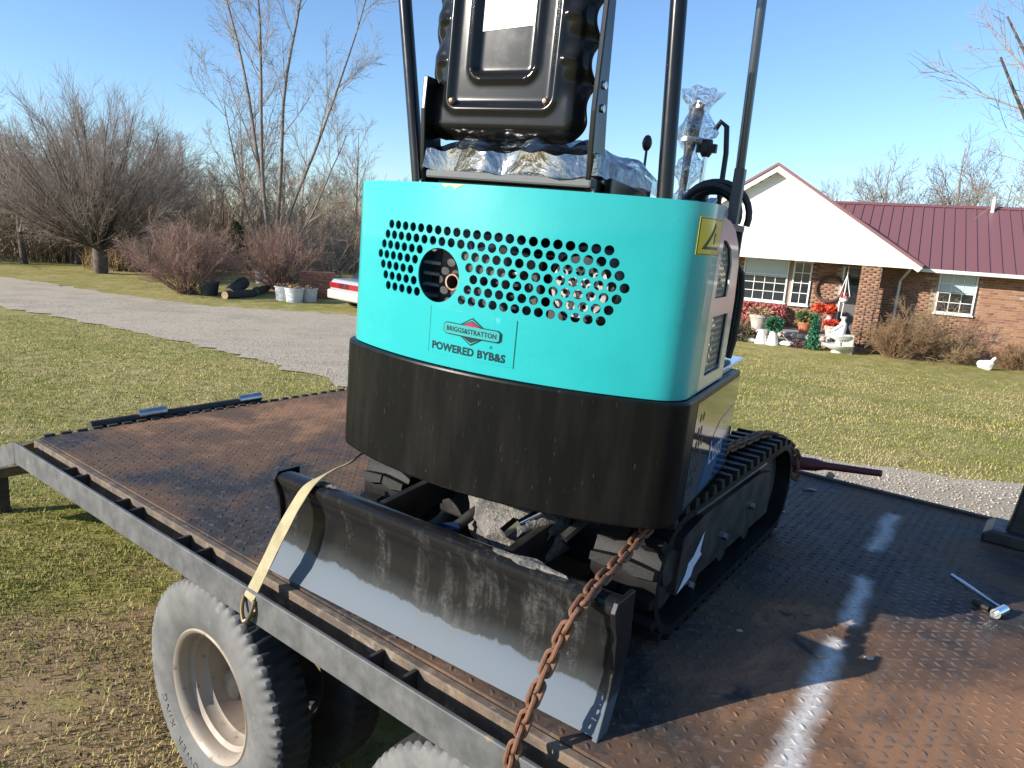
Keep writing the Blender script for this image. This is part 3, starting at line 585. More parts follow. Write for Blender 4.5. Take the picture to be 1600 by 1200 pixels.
# wheels: tyres with cut shoulder lugs, dished rims with hand holes
def tyre_mesh(seed):
    Rt, hw, n = .395, .112, 330
    pr = [(.222, -.085), (.245, -.103), (.30, -.116), (.345, -.113), (.372, -.104), (.389, -.092), (.395, -.070), (.396, -.03), (.396, .03), (.395, .070), (.389, .092), (.372, .104), (.345, .113), (.30, .116), (.245, .103), (.222, .085)]
    vs = []; m_ = len(pr)
    for j in range(n):
        a = 2 * math.pi * j / n; ph = j % 5
        for i, (r_, h) in enumerate(pr):
            cut = 0
            if i in (4, 5, 6, 9, 10, 11) and ph in (0, 1): cut = .011 if i in (5, 6, 9, 10) else .004
            if i in (7, 8) and (j // 3) % 2: cut = .006
            vs.append(((r_ - cut) * math.cos(a), -.116 + (h + .116) * .66, (r_ - cut) * math.sin(a)))
    fs = [(j * m_ + i, ((j + 1) % n) * m_ + i, ((j + 1) % n) * m_ + i + 1, j * m_ + i + 1) for j in range(n) for i in range(m_ - 1)]
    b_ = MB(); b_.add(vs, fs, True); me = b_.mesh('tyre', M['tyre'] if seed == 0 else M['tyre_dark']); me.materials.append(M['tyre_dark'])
    for p_ in me.polygons:
        if math.hypot(p_.center.x, p_.center.z) > .378 and p_.center.y > -.092: p_.material_index = 1  # tread shade painted in with the darker rubber
    return me
ty_me = tyre_mesh(0); ty_in = tyre_mesh(1)  # inner tyre wholly in the shade-darkened rubber
rim_me = MB().lathe([(.232, -.098), (.226, -.104), (.217, -.100), (.206, -.082), (.205, -.056), (.190, -.046), (.187, -.012), (.177, -.002), (.175, .05), (.174, .10)], 64, axis='y').mesh('rim', M['rim'])
hol = [[(r_ * math.cos(a0 + da), r_ * math.sin(a0 + da)) for r_, da in ((.098, -.20), (.115, -.30), (.140, -.24), (.146, 0), (.140, .24), (.115, .30), (.098, .20))] for a0 in np.arange(5) * 2 * math.pi / 5 + .25]
disc_me = plate(circle(0, 0, .176, 48), hol + [circle(0, 0, .058, 24)], .02, .008, lambda s, z, d: (s, .052 + d - .03 * (1 - min(1, math.hypot(s, z) / .17) ** 2) + .048, z)).mesh('rim_disc', M['rim'])
hub_me = MB().lathe([(.001, -.02), (.045, -.018), (.055, .0), (.056, .06)], 24, axis='y').mesh('hub', M['satin'])
txt = text_mb('POWER  KING', .045, lambda x, y: None or (math.cos(R(205) - x / .31) * (.285 + y), -.1165 + .0 * x, math.sin(R(205) - x / .31) * (.285 + y)), spacing=1.25)
txt.v = [(x, -.1172 - .002 * (1 - abs((math.hypot(x, z) - .3) / .05)), z) for x, y, z in txt.v]
M['tyre_text'] = mat('raised_tyre_letters', (.13, .13, .13), .75)
txt_me = txt.mesh('lettering', M['tyre_text'])
rim_in = rim_me.copy(); rim_in.materials[0] = M['darkframe']  # inner rim coloured dark for the shade behind the outer wheel
def wheel(x, y, rot, lettered=True):
    w_ = link('wheel', None, trailer, (x, y, .398), (0, rot, 0)); link('tyre', ty_me if lettered else ty_in, w_); link('rim', rim_me if lettered else rim_in, w_)
    if lettered: link('rim_disc', disc_me, w_)
    link('hub', hub_me, w_)
    if lettered: link('lettering', txt_me, w_)
    return w_
for x in (-.80, .34):
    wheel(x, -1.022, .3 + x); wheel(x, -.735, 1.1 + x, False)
    MB().tube([(x, -1.0, .40), (x, .9, .40)], .06, 12).build('axle', M['darkframe'], trailer)

# ------------------------------------------------------------------ mini excavator
EA = R(2.5); EXC = lt_world(-1.255, 2.2, DECK)
exc = thing('mini_excavator', 'teal and black mini excavator seen from behind on the trailer deck', 'excavator', tuple(EXC), TA + EA)
UL, UR = (-.026, -.144, 0), (0, R(1.8), .172 - EA)
def up_part(mb, name, m_, bevel=0): return mb.build(name, m_, exc, UL, UR, bevel)
def sub(mb, name, m_, parent, bevel=0): return mb.build(name, m_, parent, None, None, bevel)
# tracks
YC0, YC1, ZC, RB = -.50, .42, .190, .158
def track_pt(s):
    L1 = YC1 - YC0; C = math.pi * RB; tot = 2 * L1 + 2 * C; s = s % tot
    if s < L1: return (YC0 + s, ZC + RB, 0.)
    s -= L1
    if s < C: a = s / RB; return (YC1 + RB * math.sin(a), ZC + RB * math.cos(a), a)
    s -= C
    if s < L1: return (YC1 - s, ZC - RB, math.pi)
    a = (s - L1) / RB; return (YC0 - RB * math.sin(a), ZC - RB * math.cos(a), math.pi + a)
TOT = 2 * (YC1 - YC0) + 2 * math.pi * RB; NL = 42
lug_b = MB()
for sgn in (-1, 1):
    lug_b.prism([(sgn * .004, -.012), (sgn * .045, -.024), (sgn * .094, -.018), (sgn * .094, .012), (sgn * .048, .018), (sgn * .004, .022)], .012, .036)
lug_b.v = [(x * (.97 if z > .02 else 1), y * (.72 if z > .02 else 1), z) for x, y, z in lug_b.v]
lug_me = lug_b.mesh('track_lug', M['rubber'])
belt = MB(); n = 120
for (xa, xb) in ((-.095, .095),):
    vs = []
    for i in range(n):
        y, z, a = track_pt(TOT * i / n)
        for dx, dr in ((xa, -.010), (xa, .012), (-.035, .014), (.035, .014), (xb, .012), (xb, -.010)): vs.append((dx, y + math.sin(a) * dr, z + math.cos(a) * dr))
    belt.add(vs, [(i * 6 + k, i * 6 + (k + 1) % 6, ((i + 1) % n) * 6 + (k + 1) % 6, ((i + 1) % n) * 6 + k) for i in range(n) for k in range(6)], True)
belt_me = belt.mesh('belt', M['rubber'])
frame_me = MB().prism([(YC0 + .03, ZC - .09), (YC1 - .03, ZC - .09), (YC1 - .05, ZC + .075), (YC1 - .2, ZC + .10), (YC0 + .2, ZC + .10), (YC0 + .05, ZC + .075)], -.05, .072, 'x').mesh('track_frame', M['satin'])
wheel_me = MB().lathe([(.001, -.06), (.05, -.062), (.055, -.05), (.13, -.045), (.140, -.03), (.140, .03), (.13, .045), (.055, .05), (.05, .062), (.001, .06)], 32, axis='x').mesh('idler_wheel', M['satin'])
roll_me = MB().lathe([(.001, -.055), (.045, -.055), (.05, -.03), (.05, .03), (.045, .055), (.001, .055)], 20, axis='x').mesh('roller', M['satin'])
for sx_ in (-1, 1):
    tr = link('track', belt_me, exc, (sx_ * .435, 0, 0))
    for i in range(NL):
        y, z, a = track_pt(TOT * i / NL); link('track_lug', lug_me, tr, (0, y, z), (-a, 0, 0))
    fr_ = link('track_frame', frame_me, tr)
    link('idler_wheel', wheel_me, tr, (0, YC0, ZC)); link('idler_wheel', wheel_me, tr, (0, YC1, ZC))
    for q in (-.28, -.04, .2): link('roller', roll_me, tr, (0, q, ZC - .095))
    link('frame_edge', MB().b6(.0955, .0972, YC0 + .06, YC1 - .22, ZC + RB - .010, ZC + RB - .003).mesh('frame_edge', M['steel']), tr)
    if sx_ > 0:
        link('direction_arrow', MB().prism([(-.46, .10), (-.41, .14), (-.395, .17), (-.36, .18), (-.29, .235), (-.31, .18), (-.295, .165), (-.35, .145), (-.365, .12)], .0735, .0745, 'x').mesh('direction_arrow', M['palegrey']), tr)
        for q in ((-.36, .09), (-.10, .16), (.16, .19)): link('frame_bolt', MB().lathe([(.001, .014), (.011, .013), (.012, 0)], 6, axis='x').mesh('frame_bolt', M['steel']), tr, (.073, q[0], q[1]))
cf = MB().b6(-.335, .335, -.40, .32, .14, .30).build('chassis', M['satin'], exc, bevel=.01)
MB().lathe([(.27, .302), (.27, .36), (.24, .362), (.24, .409)], 40, c=(0, -.144, 0)).build('slew_ring', M['satin'], exc)
MB().b6(-.335, .335, -.57, -.402, .15, .395).build('light_block', M['satin'], exc, bevel=.01)  # box added to stop sun passing under the counterweight
# dozer blade
m, t, N, K, b = nodes_mat('worn_sky_tinted_blade'); M['blade'] = m
tc = N('ShaderNodeTexCoord').outputs['Object']; sz = N('ShaderNodeSeparateXYZ'); K(tc, sz.inputs[0])
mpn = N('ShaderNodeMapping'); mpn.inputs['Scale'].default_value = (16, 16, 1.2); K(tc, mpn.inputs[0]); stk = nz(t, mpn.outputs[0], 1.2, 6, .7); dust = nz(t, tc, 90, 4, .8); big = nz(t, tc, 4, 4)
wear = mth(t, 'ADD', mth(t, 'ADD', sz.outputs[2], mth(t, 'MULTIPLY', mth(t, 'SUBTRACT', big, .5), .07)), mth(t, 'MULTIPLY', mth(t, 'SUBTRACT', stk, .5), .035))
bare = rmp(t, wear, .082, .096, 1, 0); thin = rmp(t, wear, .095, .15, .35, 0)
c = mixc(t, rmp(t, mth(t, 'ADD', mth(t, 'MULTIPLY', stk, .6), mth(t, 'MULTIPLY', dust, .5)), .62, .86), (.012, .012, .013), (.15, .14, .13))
c = mixc(t, thin, c, (.075, .085, .095)); c = mixc(t, bare, c, (.070, .094, .122)); c = mixc(t, mth(t, 'MULTIPLY', rmp(t, mth(t, 'MULTIPLY', big, stk), .26, .40), rmp(t, dust, .35, .6, .15, .75)), c, (.085, .083, .08))  # worn steel band; its blue is sky reflection put into the colour
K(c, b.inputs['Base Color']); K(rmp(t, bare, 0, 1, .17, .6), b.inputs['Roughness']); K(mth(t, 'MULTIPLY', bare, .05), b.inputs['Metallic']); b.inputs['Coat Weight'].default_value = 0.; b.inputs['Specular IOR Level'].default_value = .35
bp_ = [(-1.018, .006), (-.990, .055), (-.972, .11), (-.963, .17), (-.965, .22), (-.976, .262), (-.990, .288), (-.988, .300), (-.976, .307), (-.945, .308), (-.930, .302), (-.924, .285)]
bk_ = [(-.932, .283), (-.936, .296), (-.948, .300), (-.974, .299), (-.980, .288), (-.967, .262), (-.956, .22), (-.954, .17), (-.963, .11), (-.981, .052), (-1.006, .006)]
bl = MB(); pr_ = bp_ + bk_; xs_ = np.linspace(-.565, .565, 25); k_ = len(pr_)
bl.add([(x, y, z) for x in xs_ for y, z in pr_], [(i * k_ + j, i * k_ + (j + 1) % k_, (i + 1) * k_ + (j + 1) % k_, (i + 1) * k_ + j) for i in range(24) for j in range(k_)], True)
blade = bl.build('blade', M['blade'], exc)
ep = [(-1.024, .0), (-.975, .0), (-.93, .10), (-.905, .20), (-.905, .312), (-.985, .312), (-.998, .29), (-.98, .23), (-.975, .15), (-.992, .08)]
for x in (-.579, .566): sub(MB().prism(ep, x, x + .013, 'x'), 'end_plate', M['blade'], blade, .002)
for x in (-.235, .215): sub(MB().prism([(-.955, .12), (-.955, .27), (-.62, .305), (-.38, .26), (-.38, .19), (-.62, .22)], x - .012, x + .012, 'x'), 'blade_arm', M['satin'], blade, .002)
sub(MB().blob((.33, -.955, .309), (.10, .022, .005), 3, .3, 2), 'mud_crust', M['mud'], blade); sub(MB().blob((-.40, -.95, .309), (.05, .014, .004), 3, .3, 3), 'mud_crust', M['mud'], blade)
mc = MB().blob((.08, -.66, .245), (.16, .14, .085), 4, .16, 3); mc.build('muddy_casting', M['mud'], exc)
MB().tube([(-.03, -.80, .235), (.0, -.72, .285), (.05, -.60, .335), (.06, -.5, .36)], .016, 10).build('hydraulic_hose', M['satin'], exc)
MB().tube([(-.08, -.86, .24), (-.05, -.83, .235), (-.02, -.79, .24)], [.016, .02, .017], 10).build('hose_fitting', mat('blue_fitting', (.012, .03, .09), .4), exc)
MB().tube([(.14, -.80, .275), (.155, -.76, .30)], [.017, .017], 6).tube([(.15, -.765, .29), (.20, -.70, .33)], .010, 10).build('grease_fitting', M['chrome'], exc)
for x, y in ((-.10, -.62), (-.06, -.60), (.36, -.60), (.40, -.60)): MB().tube([(x, y, .36), (x + .004, y - .01, .325)], [.010, .008], 8).build('bolt_end', M['chrome'], exc)
MB().tube([(-.30, -.50, .30), (-.29, -.60, .31), (-.25, -.66, .28)], .014, 8).build('hydraulic_hose', M['satin'], exc)
MB().tube([(.30, -.50, .34), (.31, -.62, .33), (.27, -.70, .27)], .014, 8).build('hydraulic_hose', M['satin'], exc)

# upper structure: plan curve of the tail, measured along its arc
def tail(w_, vc, sag, rc, v_left, v_right):
    Rr_ = (w_ * w_ + sag * sag) / (2 * sag); P = []
    for v in np.linspace(v_left, vc + sag + rc + .004, 8): P.append((-w_, v))
    th = np.linspace(-math.pi / 2, math.pi / 2, 161)
    for a in th:
        u = w_ * math.sin(a); v = vc + Rr_ - math.sqrt(Rr_ * Rr_ - u * u); d = min(1, max(0, (abs(u) - (w_ - rc)) / rc)); P.append((u, v + rc * (1 - math.sqrt(max(0, 1 - d * d)))))
    for v in np.linspace(vc + sag + rc + .004, v_right, 8): P.append((w_, v))
    P = np.array(P); s = np.concatenate([[0], np.cumsum(np.hypot(*np.diff(P, axis=0).T))]); s -= np.interp(0, P[8:169, 0], s[8:169]); return P, s
CWP, CWS = tail(.502, -.798, .125, .055, .05, -.05)
cw_poly = [tuple(p) for p in CWP]
cw = up_part(MB().prism(cw_poly, .41, .718), 'counterweight', M['cwblack'], .006)
TP, TS = tail(.488, -.786, .125, .052, -.30, -.53)
def tmap(s, z, d=0.):
    u = np.interp(s, TS, TP[:, 0]); v = np.interp(s, TS, TP[:, 1]); e_ = .004; du = np.interp(s + e_, TS, TP[:, 0]) - np.interp(s - e_, TS, TP[:, 0]); dv = np.interp(s + e_, TS, TP[:, 1]) - np.interp(s - e_, TS, TP[:, 1]); q = math.hypot(du, dv) + 1e-9
    return (u - dv / q * d, v + du / q * d, z)
sL, sR = TS[0], TS[-1]; ztop = lambda s: 1.160 + .008 * s
outl = [(s, .7205) for s in np.linspace(sL, sR, 60)] + [(s, ztop(s)) for s in np.linspace(sR, sL, 60)]
EX_C = (-.122, .940); hp_, hr_ = .0290, .0113; HC = (.0, .968); holes = []
for r_i, cnt in enumerate((22, 23, 24, 25, 24, 23, 22)):
    for c_i in range(cnt):
        s = HC[0] + (c_i - (cnt - 1) / 2) * hp_; z = HC[1] + (3 - r_i) * .0262 - .012 * (s - HC[0])
        if math.hypot(s - EX_C[0], z - EX_C[1]) > .0795: holes.append(circle(s, z, hr_, 14))
holes.append(circle(*EX_C, .066, 40))
cover = up_part(plate(outl, holes, .02, .0035, tmap), 'engine_cover', M['teal'])
def tsub(poly, z_off, name, m_, parent=cover, thick=.0008):       # flat print following the cover
    pts_ = []
    for i in range(len(poly)):
        a, b_ = poly[i], poly[(i + 1) % len(poly)]
        for q in np.linspace(0, 1, 14)[:-1]: pts_.append((a[0] + (b_[0] - a[0]) * q, a[1] + (b_[1] - a[1]) * q))
    return sub(plate(pts_, [], .009, thick, lambda s, z, d: tmap(s, z, -z_off - thick + d)), name, m_, parent)
DC = (-.012, .806)
def dd(x, y): return (DC[0] + x, DC[1] + y - .012 * x)
rect = [dd(-.122, -.056), dd(.122, -.056), dd(.122, .056), dd(-.122, .056)]
label = tsub(rect, .0004, 'engine_decal', M['decal'])
for a, b_ in ((0, 1), (1, 2), (2, 3), (3, 0)):
    p, q = rect[a], rect[b_]; ex_ = .0009
    tsub([(min(p[0], q[0]) - ex_, min(p[1], q[1]) - ex_), (max(p[0], q[0]) + ex_, min(p[1], q[1]) - ex_) if a % 2 == 0 else (max(p[0], q[0]) + ex_, min(p[1], q[1]) - ex_), (max(p[0], q[0]) + ex_, max(p[1], q[1]) + ex_), (min(p[0], q[0]) - ex_, max(p[1], q[1]) + ex_)], .0012, 'decal_edge', M['logo'], label) if a % 2 else None
tsub([dd(-.050, .012), dd(.006, .046), dd(.062, .012), dd(.006, -.022)], .0014, 'logo_diamond', M['dkteal'], label)
tsub([dd(-.044, .012), dd(.006, .0425), dd(.056, .012), dd(.006, -.0185)], .0024, 'logo_diamond', M['logo'], label)
tsub([dd(-.026, .0235), dd(.006, .0385), dd(.038, .0235)], .0034, 'logo_triangle', M['dkteal'], label)
tsub([dd(-.018, .0245), dd(.006, .0365), dd(.030, .0245)], .0044, 'logo_triangle', M['logored'], label)
tsub([dd(-.026, .0005), dd(.038, .0005), dd(.006, -.0145)], .0034, 'logo_triangle', M['dkteal'], label)
tsub([dd(-.074, .003), dd(-.066, -.0025), dd(.078, -.0025), dd(.086, .003), dd(.086, .021), dd(.078, .0265), dd(-.066, .0265), dd(-.074, .021)], .0044, 'logo_banner', M['dkteal'], label)
tsub([dd(-.0715, .0035), dd(-.065, -.0005), dd(.077, -.0005), dd(.0835, .0035), dd(.0835, .0205), dd(.077, .0245), dd(-.065, .0245), dd(-.0715, .0205)], .0054, 'logo_banner', M['logo'], label)
def ttext(txt, size, cx_, cy_, m_, zo, bold=0., spacing=1., width=None):
    b_ = text_mb(txt, size, lambda x, y: (x, y, 0), bold=bold, spacing=spacing); xs = [v[0] for v in b_.v]; w0 = max(xs) - min(xs); k = (width / w0) if width else 1.; mid = (max(xs) + min(xs)) / 2
    b_.v = [tmap(dd((x - mid) * k + cx_, 0)[0], dd((x - mid) * k + cx_, y + cy_)[1], -zo) for x, y, z in b_.v]; return sub(b_, 'lettering', m_, label)
ttext('BRIGGS&STRATTON', .0165, .006, .0062, M['dkteal'], .0068, .0003, 1.05, .140)
ttext('POWERED BYB&S', .026, -.004, -.047, M['dkteal'], .0018, .0011, 1.06, .212)
ttext('®', .010, .062, -.020, M['dkteal'], .0018)
# side walls of the engine bay: left teal, right glossy white with two punched grilles
def smap(s, z, d): return (.4885 - d, s, z)
def grille(v0, v1, z0, z1, cols, rows, r_): return [circle(v0 + (v1 - v0) * (i + .5 + .25 * (-1) ** j) / (cols + .3), z0 + (z1 - z0) * (j + .5) / rows, r_, 10) for j in range(rows) for i in range(cols)]
sp_out = [(-.528, .722), (-.25, .722), (-.25, .93), (-.27, 1.03), (-.32, 1.085), (-.38, 1.118), (-.45, 1.135), (-.528, 1.142)]
G1 = [(-.49, .95), (-.355, .95), (-.355, 1.03), (-.39, 1.07), (-.45, 1.088), (-.49, 1.09)]; G2 = [(-.48, .755), (-.305, .755), (-.305, .905), (-.48, .905)]
side = up_part(plate(sp_out, [G1, G2], .03, .004, smap), 'side_panel', M['white_gloss'])
M['mesh'] = mat('punched_grille', (.32, .30, .25), .4, metal=.3)
for (g, cols, rows, z0, z1, v0, v1) in ((G1, 7, 8, .955, 1.075, -.488, -.358), (G2, 9, 9, .758, .902, -.478, -.307)):
    gx0, gx1 = min(p[0] for p in g), max(p[0] for p in g); hl = [h for h in grille(v0, v1, z0, z1, cols, rows, .0062) if all(inside([(q[0], q[1]) for q in g], x, z) for x, z in h)]
    gi_ = [(a, b_) for a, b_ in g]
    sub(plate([(a + (.004 if a < -.42 else -.004) * -1, b_) for a, b_ in gi_], hl, .03, .002, lambda s, z, d: (.478 - d, s, z)), 'grille', M['mesh'], side)
MB().b6(-.490, -.484, -.30, -.05, .722, 1.12).build('side_panel', M['teal'], exc, UL, UR)
stk_ = tsub([(sR - .135, 1.052), (sR - .004, 1.052), (sR - .004, 1.134), (sR - .135, 1.134)], .0004, 'warning_sticker', M['yellow'])
tsub([(sR - .34, 1.138), (sR - .30, 1.137), (sR - .31, 1.1335)], .0003, 'sticker_residue', mat('residue', (.45, .42, .25), .6)) if False else None
def st(x, y): return (sR - .0695 + x, 1.093 + y)
tri_ = tsub([st(-.05, -.028), st(.05, -.028), st(0, .030)], .0014, 'warning_triangle', M['ink'], stk_)
tsub([st(-.038, -.022), st(.038, -.022), st(0, .021)], .0024, 'warning_triangle', M['yellow'], stk_)
tsub([st(-.003, -.016), st(.003, -.016), st(.004, .008), st(-.004, .008)], .0034, 'warning_mark', M['ink'], stk_)
for q in ([st(-.064, -.040), st(.064, -.040), st(.064, -.0385), st(-.064, -.0385)], [st(-.064, .0375), st(.064, .0375), st(.064, .039), st(-.064, .039)], [st(-.064, -.0384), st(-.0625, -.0384), st(-.0625, .0374), st(-.064, .0374)]): tsub(q, .0014, 'sticker_border', M['ink'], stk_)
tsub([(-.13, ztop(-.13) - .002), (-.118, ztop(0) - .011), (-.10, ztop(0) - .006), (-.085, ztop(0) - .013), (-.07, ztop(0) - .005), (-.055, ztop(0) - .002)], .0003, 'paint_scuff', mat('bare_scuff', (.42, .40, .22), .6))
# lower right side: vent holes and two tone sticker on the counterweight
vent = MB()
for j, cnt in enumerate((2, 2, 3, 3, 3, 2)):
    for i in range(cnt): vent.add([(.5032, -.50 + i * .028 - j * .005 + .009 * math.cos(a), .655 - j * .034 + .012 * math.sin(a)) for a in np.arange(10) * math.pi / 5], [tuple(range(10))])
sub(vent, 'vent_holes', M['ink'], cw)
lowp = up_part(MB().prism([(-.55, .425), (-.055, .425), (-.055, .70), (-.55, .70)], .5022, .5028, 'x'), 'lower_side_panel', mat('glossy_side_paint', (.05, .05, .045), .06, coat=1.))
s2 = up_part(MB().prism([(-.42, .43), (-.10, .43), (-.08, .62), (-.25, .60), (-.31, .57)], .5032, .5038, 'x'), 'blue_side_sticker', mat('side_sticker_blue', (.008, .10, .26), .08, coat=1.))
sub(text_mb('Lum', .10, lambda x, y: (.5044, -.34 + x * .9, .49 + y), align='LEFT'), 'lettering', mat('side_sticker_letters', (.45, .6, .7), .2), s2)
up_part(MB().b6(-.48, .48, -.24, .10, .7185, .735), 'floor_plate', M['white_gloss'], .004)
# engine bay seen through the holes
up_part(MB().b6(-.455, .455, -.60, -.10, 1.118, 1.135), 'deck_lid', M['satin'])
up_part(MB().b6(-.455, .455, -.12, -.105, .72, 1.118), 'firewall', M['engine'])
eng = up_part(MB().b6(-.30, .05, -.55, -.25, .74, 1.0).b6(-.24, -.02, -.60, -.55, .84, 1.05).b6(.08, .34, -.56, -.26, .74, 1.02), 'engine', M['engine'], .01)
for k in range(7): sub(MB().b6(-.30, -.0, -.585, -.552, .77 + k * .03, .778 + k * .03), 'cooling_fin', M['alu'], eng)
dh = [circle(.19 + .018 * (i - 3.5 + .5 * (j % 2)), .945 + .0155 * (j - 4), .0065, 8) for i in range(8) for j in range(9)]; dh = [h for h in dh if all(math.hypot(x - .19, z - .945) < .068 for x, z in h)]
sub(plate(circle(.19, .945, .075, 36), dh, .03, .003, lambda s, z, d: (s, -.625 + d, z)), 'flywheel_screen', M['alu'], eng)
sub(MB().lathe([(.09, -.60), (.10, -.58), (.10, -.54)], 32, c=(.19, 0, .945), axis='y'), 'fan_shroud', M['alu'], eng)
for q in ((-.23, 1.02), (-.19, .87), (-.02, 1.03), (-.26, .80), (-.03, .83)): sub(MB().tube([(q[0], -.56, q[1]), (q[0] + .01, -.66, q[1] - .02)], .011, 8), 'stud', M['alu'], eng)
sub(MB().tube([(-.16, -.58, 1.03), (-.10, -.66, 1.0), (-.04, -.66, 1.02), (.02, -.58, 1.0)], .006, 6), 'fuel_line', M['alu'], eng)
pipe = MB(); ro, ri = .0205, .0165
pipe.lathe([(ri, -.52), (ri, -.745), (ro, -.745), (ro, -.52)], 28, c=(-.10, 0, .925), axis='y'); up_part(pipe, 'exhaust_pipe', mat('exhaust_steel', (.35, .27, .22), .4, metal=.8, c2=(.2, .1, .06), scale=30))
# seat: stamped back pan, cushion under plastic film, brackets
def pan_depth(x, y):         # x -.245..+.245, y 0 (bottom) .. .5 ; positive = towards the viewer
    ax_ = abs(x); d = .0
    edge = min(.245 - ax_, y, .5 - y); d -= .035 * (1 - smooth(0, .045, edge)) ** 2
    def ring(hx, y0, y1, rr_): # signed distance to a rounded rectangle
        qx, qy = ax_ - (hx - rr_), abs(y - (y0 + y1) / 2) - ((y1 - y0) / 2 - rr_); return math.hypot(max(qx, 0), max(qy, 0)) + min(max(qx, qy), 0) - rr_
    r1 = ring(.165, .075, .6, .03); d += .010 * math.exp(-(r1 / .011) ** 2) - .006 * float(smooth(.02, -.02, r1))
    r2 = ring(.098, .150, .6, .03); d += .013 * math.exp(-(r2 / .010) ** 2) - .012 * float(smooth(.012, -.012, r2))
    if ax_ > .17:
        for yc in (.17, .27, .37, .47): d -= .022 * float(smooth(.17, .235, ax_)) * math.exp(-((y - yc + .03) / .022) ** 2)
        for yc in (.13, .23, .33, .43): d += .008 * math.exp(-((y - yc - .06) / .008) ** 2) * float(smooth(.17, .185, ax_)) * (1 - float(smooth(.20, .225, ax_)))
    return d
nx_, ny_ = 110, 104; gxs = np.linspace(-1, 1, nx_); gys = np.linspace(0, 1, ny_); pv = []
PV, PU, PZ = -.605, -.092, 1.282
for yy in gys:
    y = .5 * yy; cr_ = .06; hw = .245
    if y < cr_: hw -= cr_ - math.sqrt(max(0, cr_ ** 2 - (cr_ - y) ** 2))
    if y > .5 - cr_: hw -= cr_ - math.sqrt(max(0, cr_ ** 2 - (y - .5 + cr_) ** 2))
    for xx in gxs:
        x = xx * hw; sc_ = 0.
        if abs(xx) > .9: sc_ = -.004 * (1 - math.cos((y - .09) * 2 * math.pi / .1)) * (abs(xx) - .9) / .1
        x2 = x + math.copysign(sc_, x)
        pv.append((PU + x2 * .92, PV - pan_depth(xx * .245 if abs(x) < .16 else x / hw * .245, y) + .02 * (y - .1), PZ + y))
pan = MB(); pan.add(pv, [(j * nx_ + i, j * nx_ + i + 1, (j + 1) * nx_ + i + 1, (j + 1) * nx_ + i) for j in range(ny_ - 1) for i in range(nx_ - 1)], True)
po = up_part(pan, 'seat_back_pan', M['pan']); so_ = po.modifiers.new('solid', 'SOLIDIFY'); so_.thickness = .004; so_.offset = 0
for x in (-.135, .135): sub(MB().lathe([(.001, -.010), (.005, -.009), (.008, -.004), (.009, 0)], 14, c=(PU + x, PV - .008, PZ + .092), axis='y'), 'rivet', mat('rusty_rivet', (.42, .27, .18), .4, metal=.6), po)
pl_y = PV - .0 + .09 * .22
plq = [(-.088, .262), (.072, .272), (.072, .41), (-.088, .41)]
def pmap(x, y, o_=0.): return (PU + x, PV + .02 * (y - .1) + .0165 - o_, PZ + y)
idp = sub(MB().add([pmap(x, y, .0) for x, y in plq] + [pmap(x, y, .002) for x, y in plq], [(0, 1, 2, 3), (7, 6, 5, 4), (0, 4, 5, 1), (1, 5, 6, 2), (2, 6, 7, 3), (3, 7, 4, 0)]), 'rating_plate', M['white'], po)
ln_ = MB()
for (x0, x1, y) in ((-.078, .066, .352), (-.078, .062, .345), (-.078, .062, .334), (-.055, .062, .323), (-.055, .062, .312), (.018, .062, .292)): ln_.add([pmap(x0, y + x0 * .06, .0026), pmap(x1, y + x1 * .06, .0026), pmap(x1, y + x1 * .06 + .0011, .0026), pmap(x0, y + x0 * .06 + .0011, .0026)], [(0, 1, 2, 3)])
for (x, y0, y1) in ((-.055, .312, .345), (-.015, .323, .345), (.010, .323, .345), (.03, .334, .345), (.062, .292, .345)): ln_.add([pmap(x, y0, .0026), pmap(x + .001, y0, .0026), pmap(x + .001, y1, .0026), pmap(x, y1, .0026)], [(0, 1, 2, 3)])
sub(ln_, 'table_lines', M['greyink'], idp)
sub(text_mb('CE', .021, lambda x, y: pmap(-.006 + x, .285 + y, .0026), align='LEFT', spacing=1.2), 'lettering', M['greyink'], idp)
sub(text_mb('- ----- --- ------', .012, lambda x, y: pmap(-.078 + x, .272 + y, .0026), align='LEFT'), 'lettering', M['greyink'], idp)
sub(MB().add([pmap(-.06 + .017 * math.cos(a), .376 + .017 * math.sin(a), .0026) for a in np.arange(20) * math.pi / 10], [tuple(range(20))]), 'round_mark', M['palegreen'], idp)
def rbox(u0, u1, v0, v1, z0, z1, puff, n=26):
    vs = []; fs = []
    for k in range(3):
        z = (z0, (z0 + z1) / 2, z1)[k]
    P = []; nu, nv = n, n
    for j in range(nv + 1):
        for i in range(nu + 1):
            a, b_ = i / nu * 2 - 1, j / nv * 2 - 1; e_ = max(abs(a), abs(b_)); ed = smooth(1., .80, e_)
            P.append((u0 + (u1 - u0) * i / nu, v0 + (v1 - v0) * j / nv, z1 - .03 * (1 - ed) + puff * (1 - a * a) * (1 - b_ * b_) + .004 * math.sin(9 * a + 5 * b_ * b_ + 3) + .003 * math.sin(23 * a - 11 * b_)))
    b1 = MB(); W = nu + 1; b1.add(P, [(j * W + i, j * W + i + 1, (j + 1) * W + i + 1, (j + 1) * W + i) for j in range(nv) for i in range(nu)], True)
    rim_ = [(i) for i in range(W)] + [j * W + nu for j in range(1, W)] + [nv * W + i for i in range(nu - 1, -1, -1)] + [j * W for j in range(nv - 1, 0, -1)]
    k = len(b1.v); b1.v += [(P[q][0], P[q][1], z0) for q in rim_]; b1.f += [(rim_[i], rim_[(i + 1) % len(rim_)], k + (i + 1) % len(rim_), k + i) for i in range(len(rim_))]; b1.sm += [True] * len(rim_); return b1
seat = up_part(rbox(-.275, .185, -.62, -.16, 1.185, 1.268, .012), 'seat_cushion', M['cushion'])
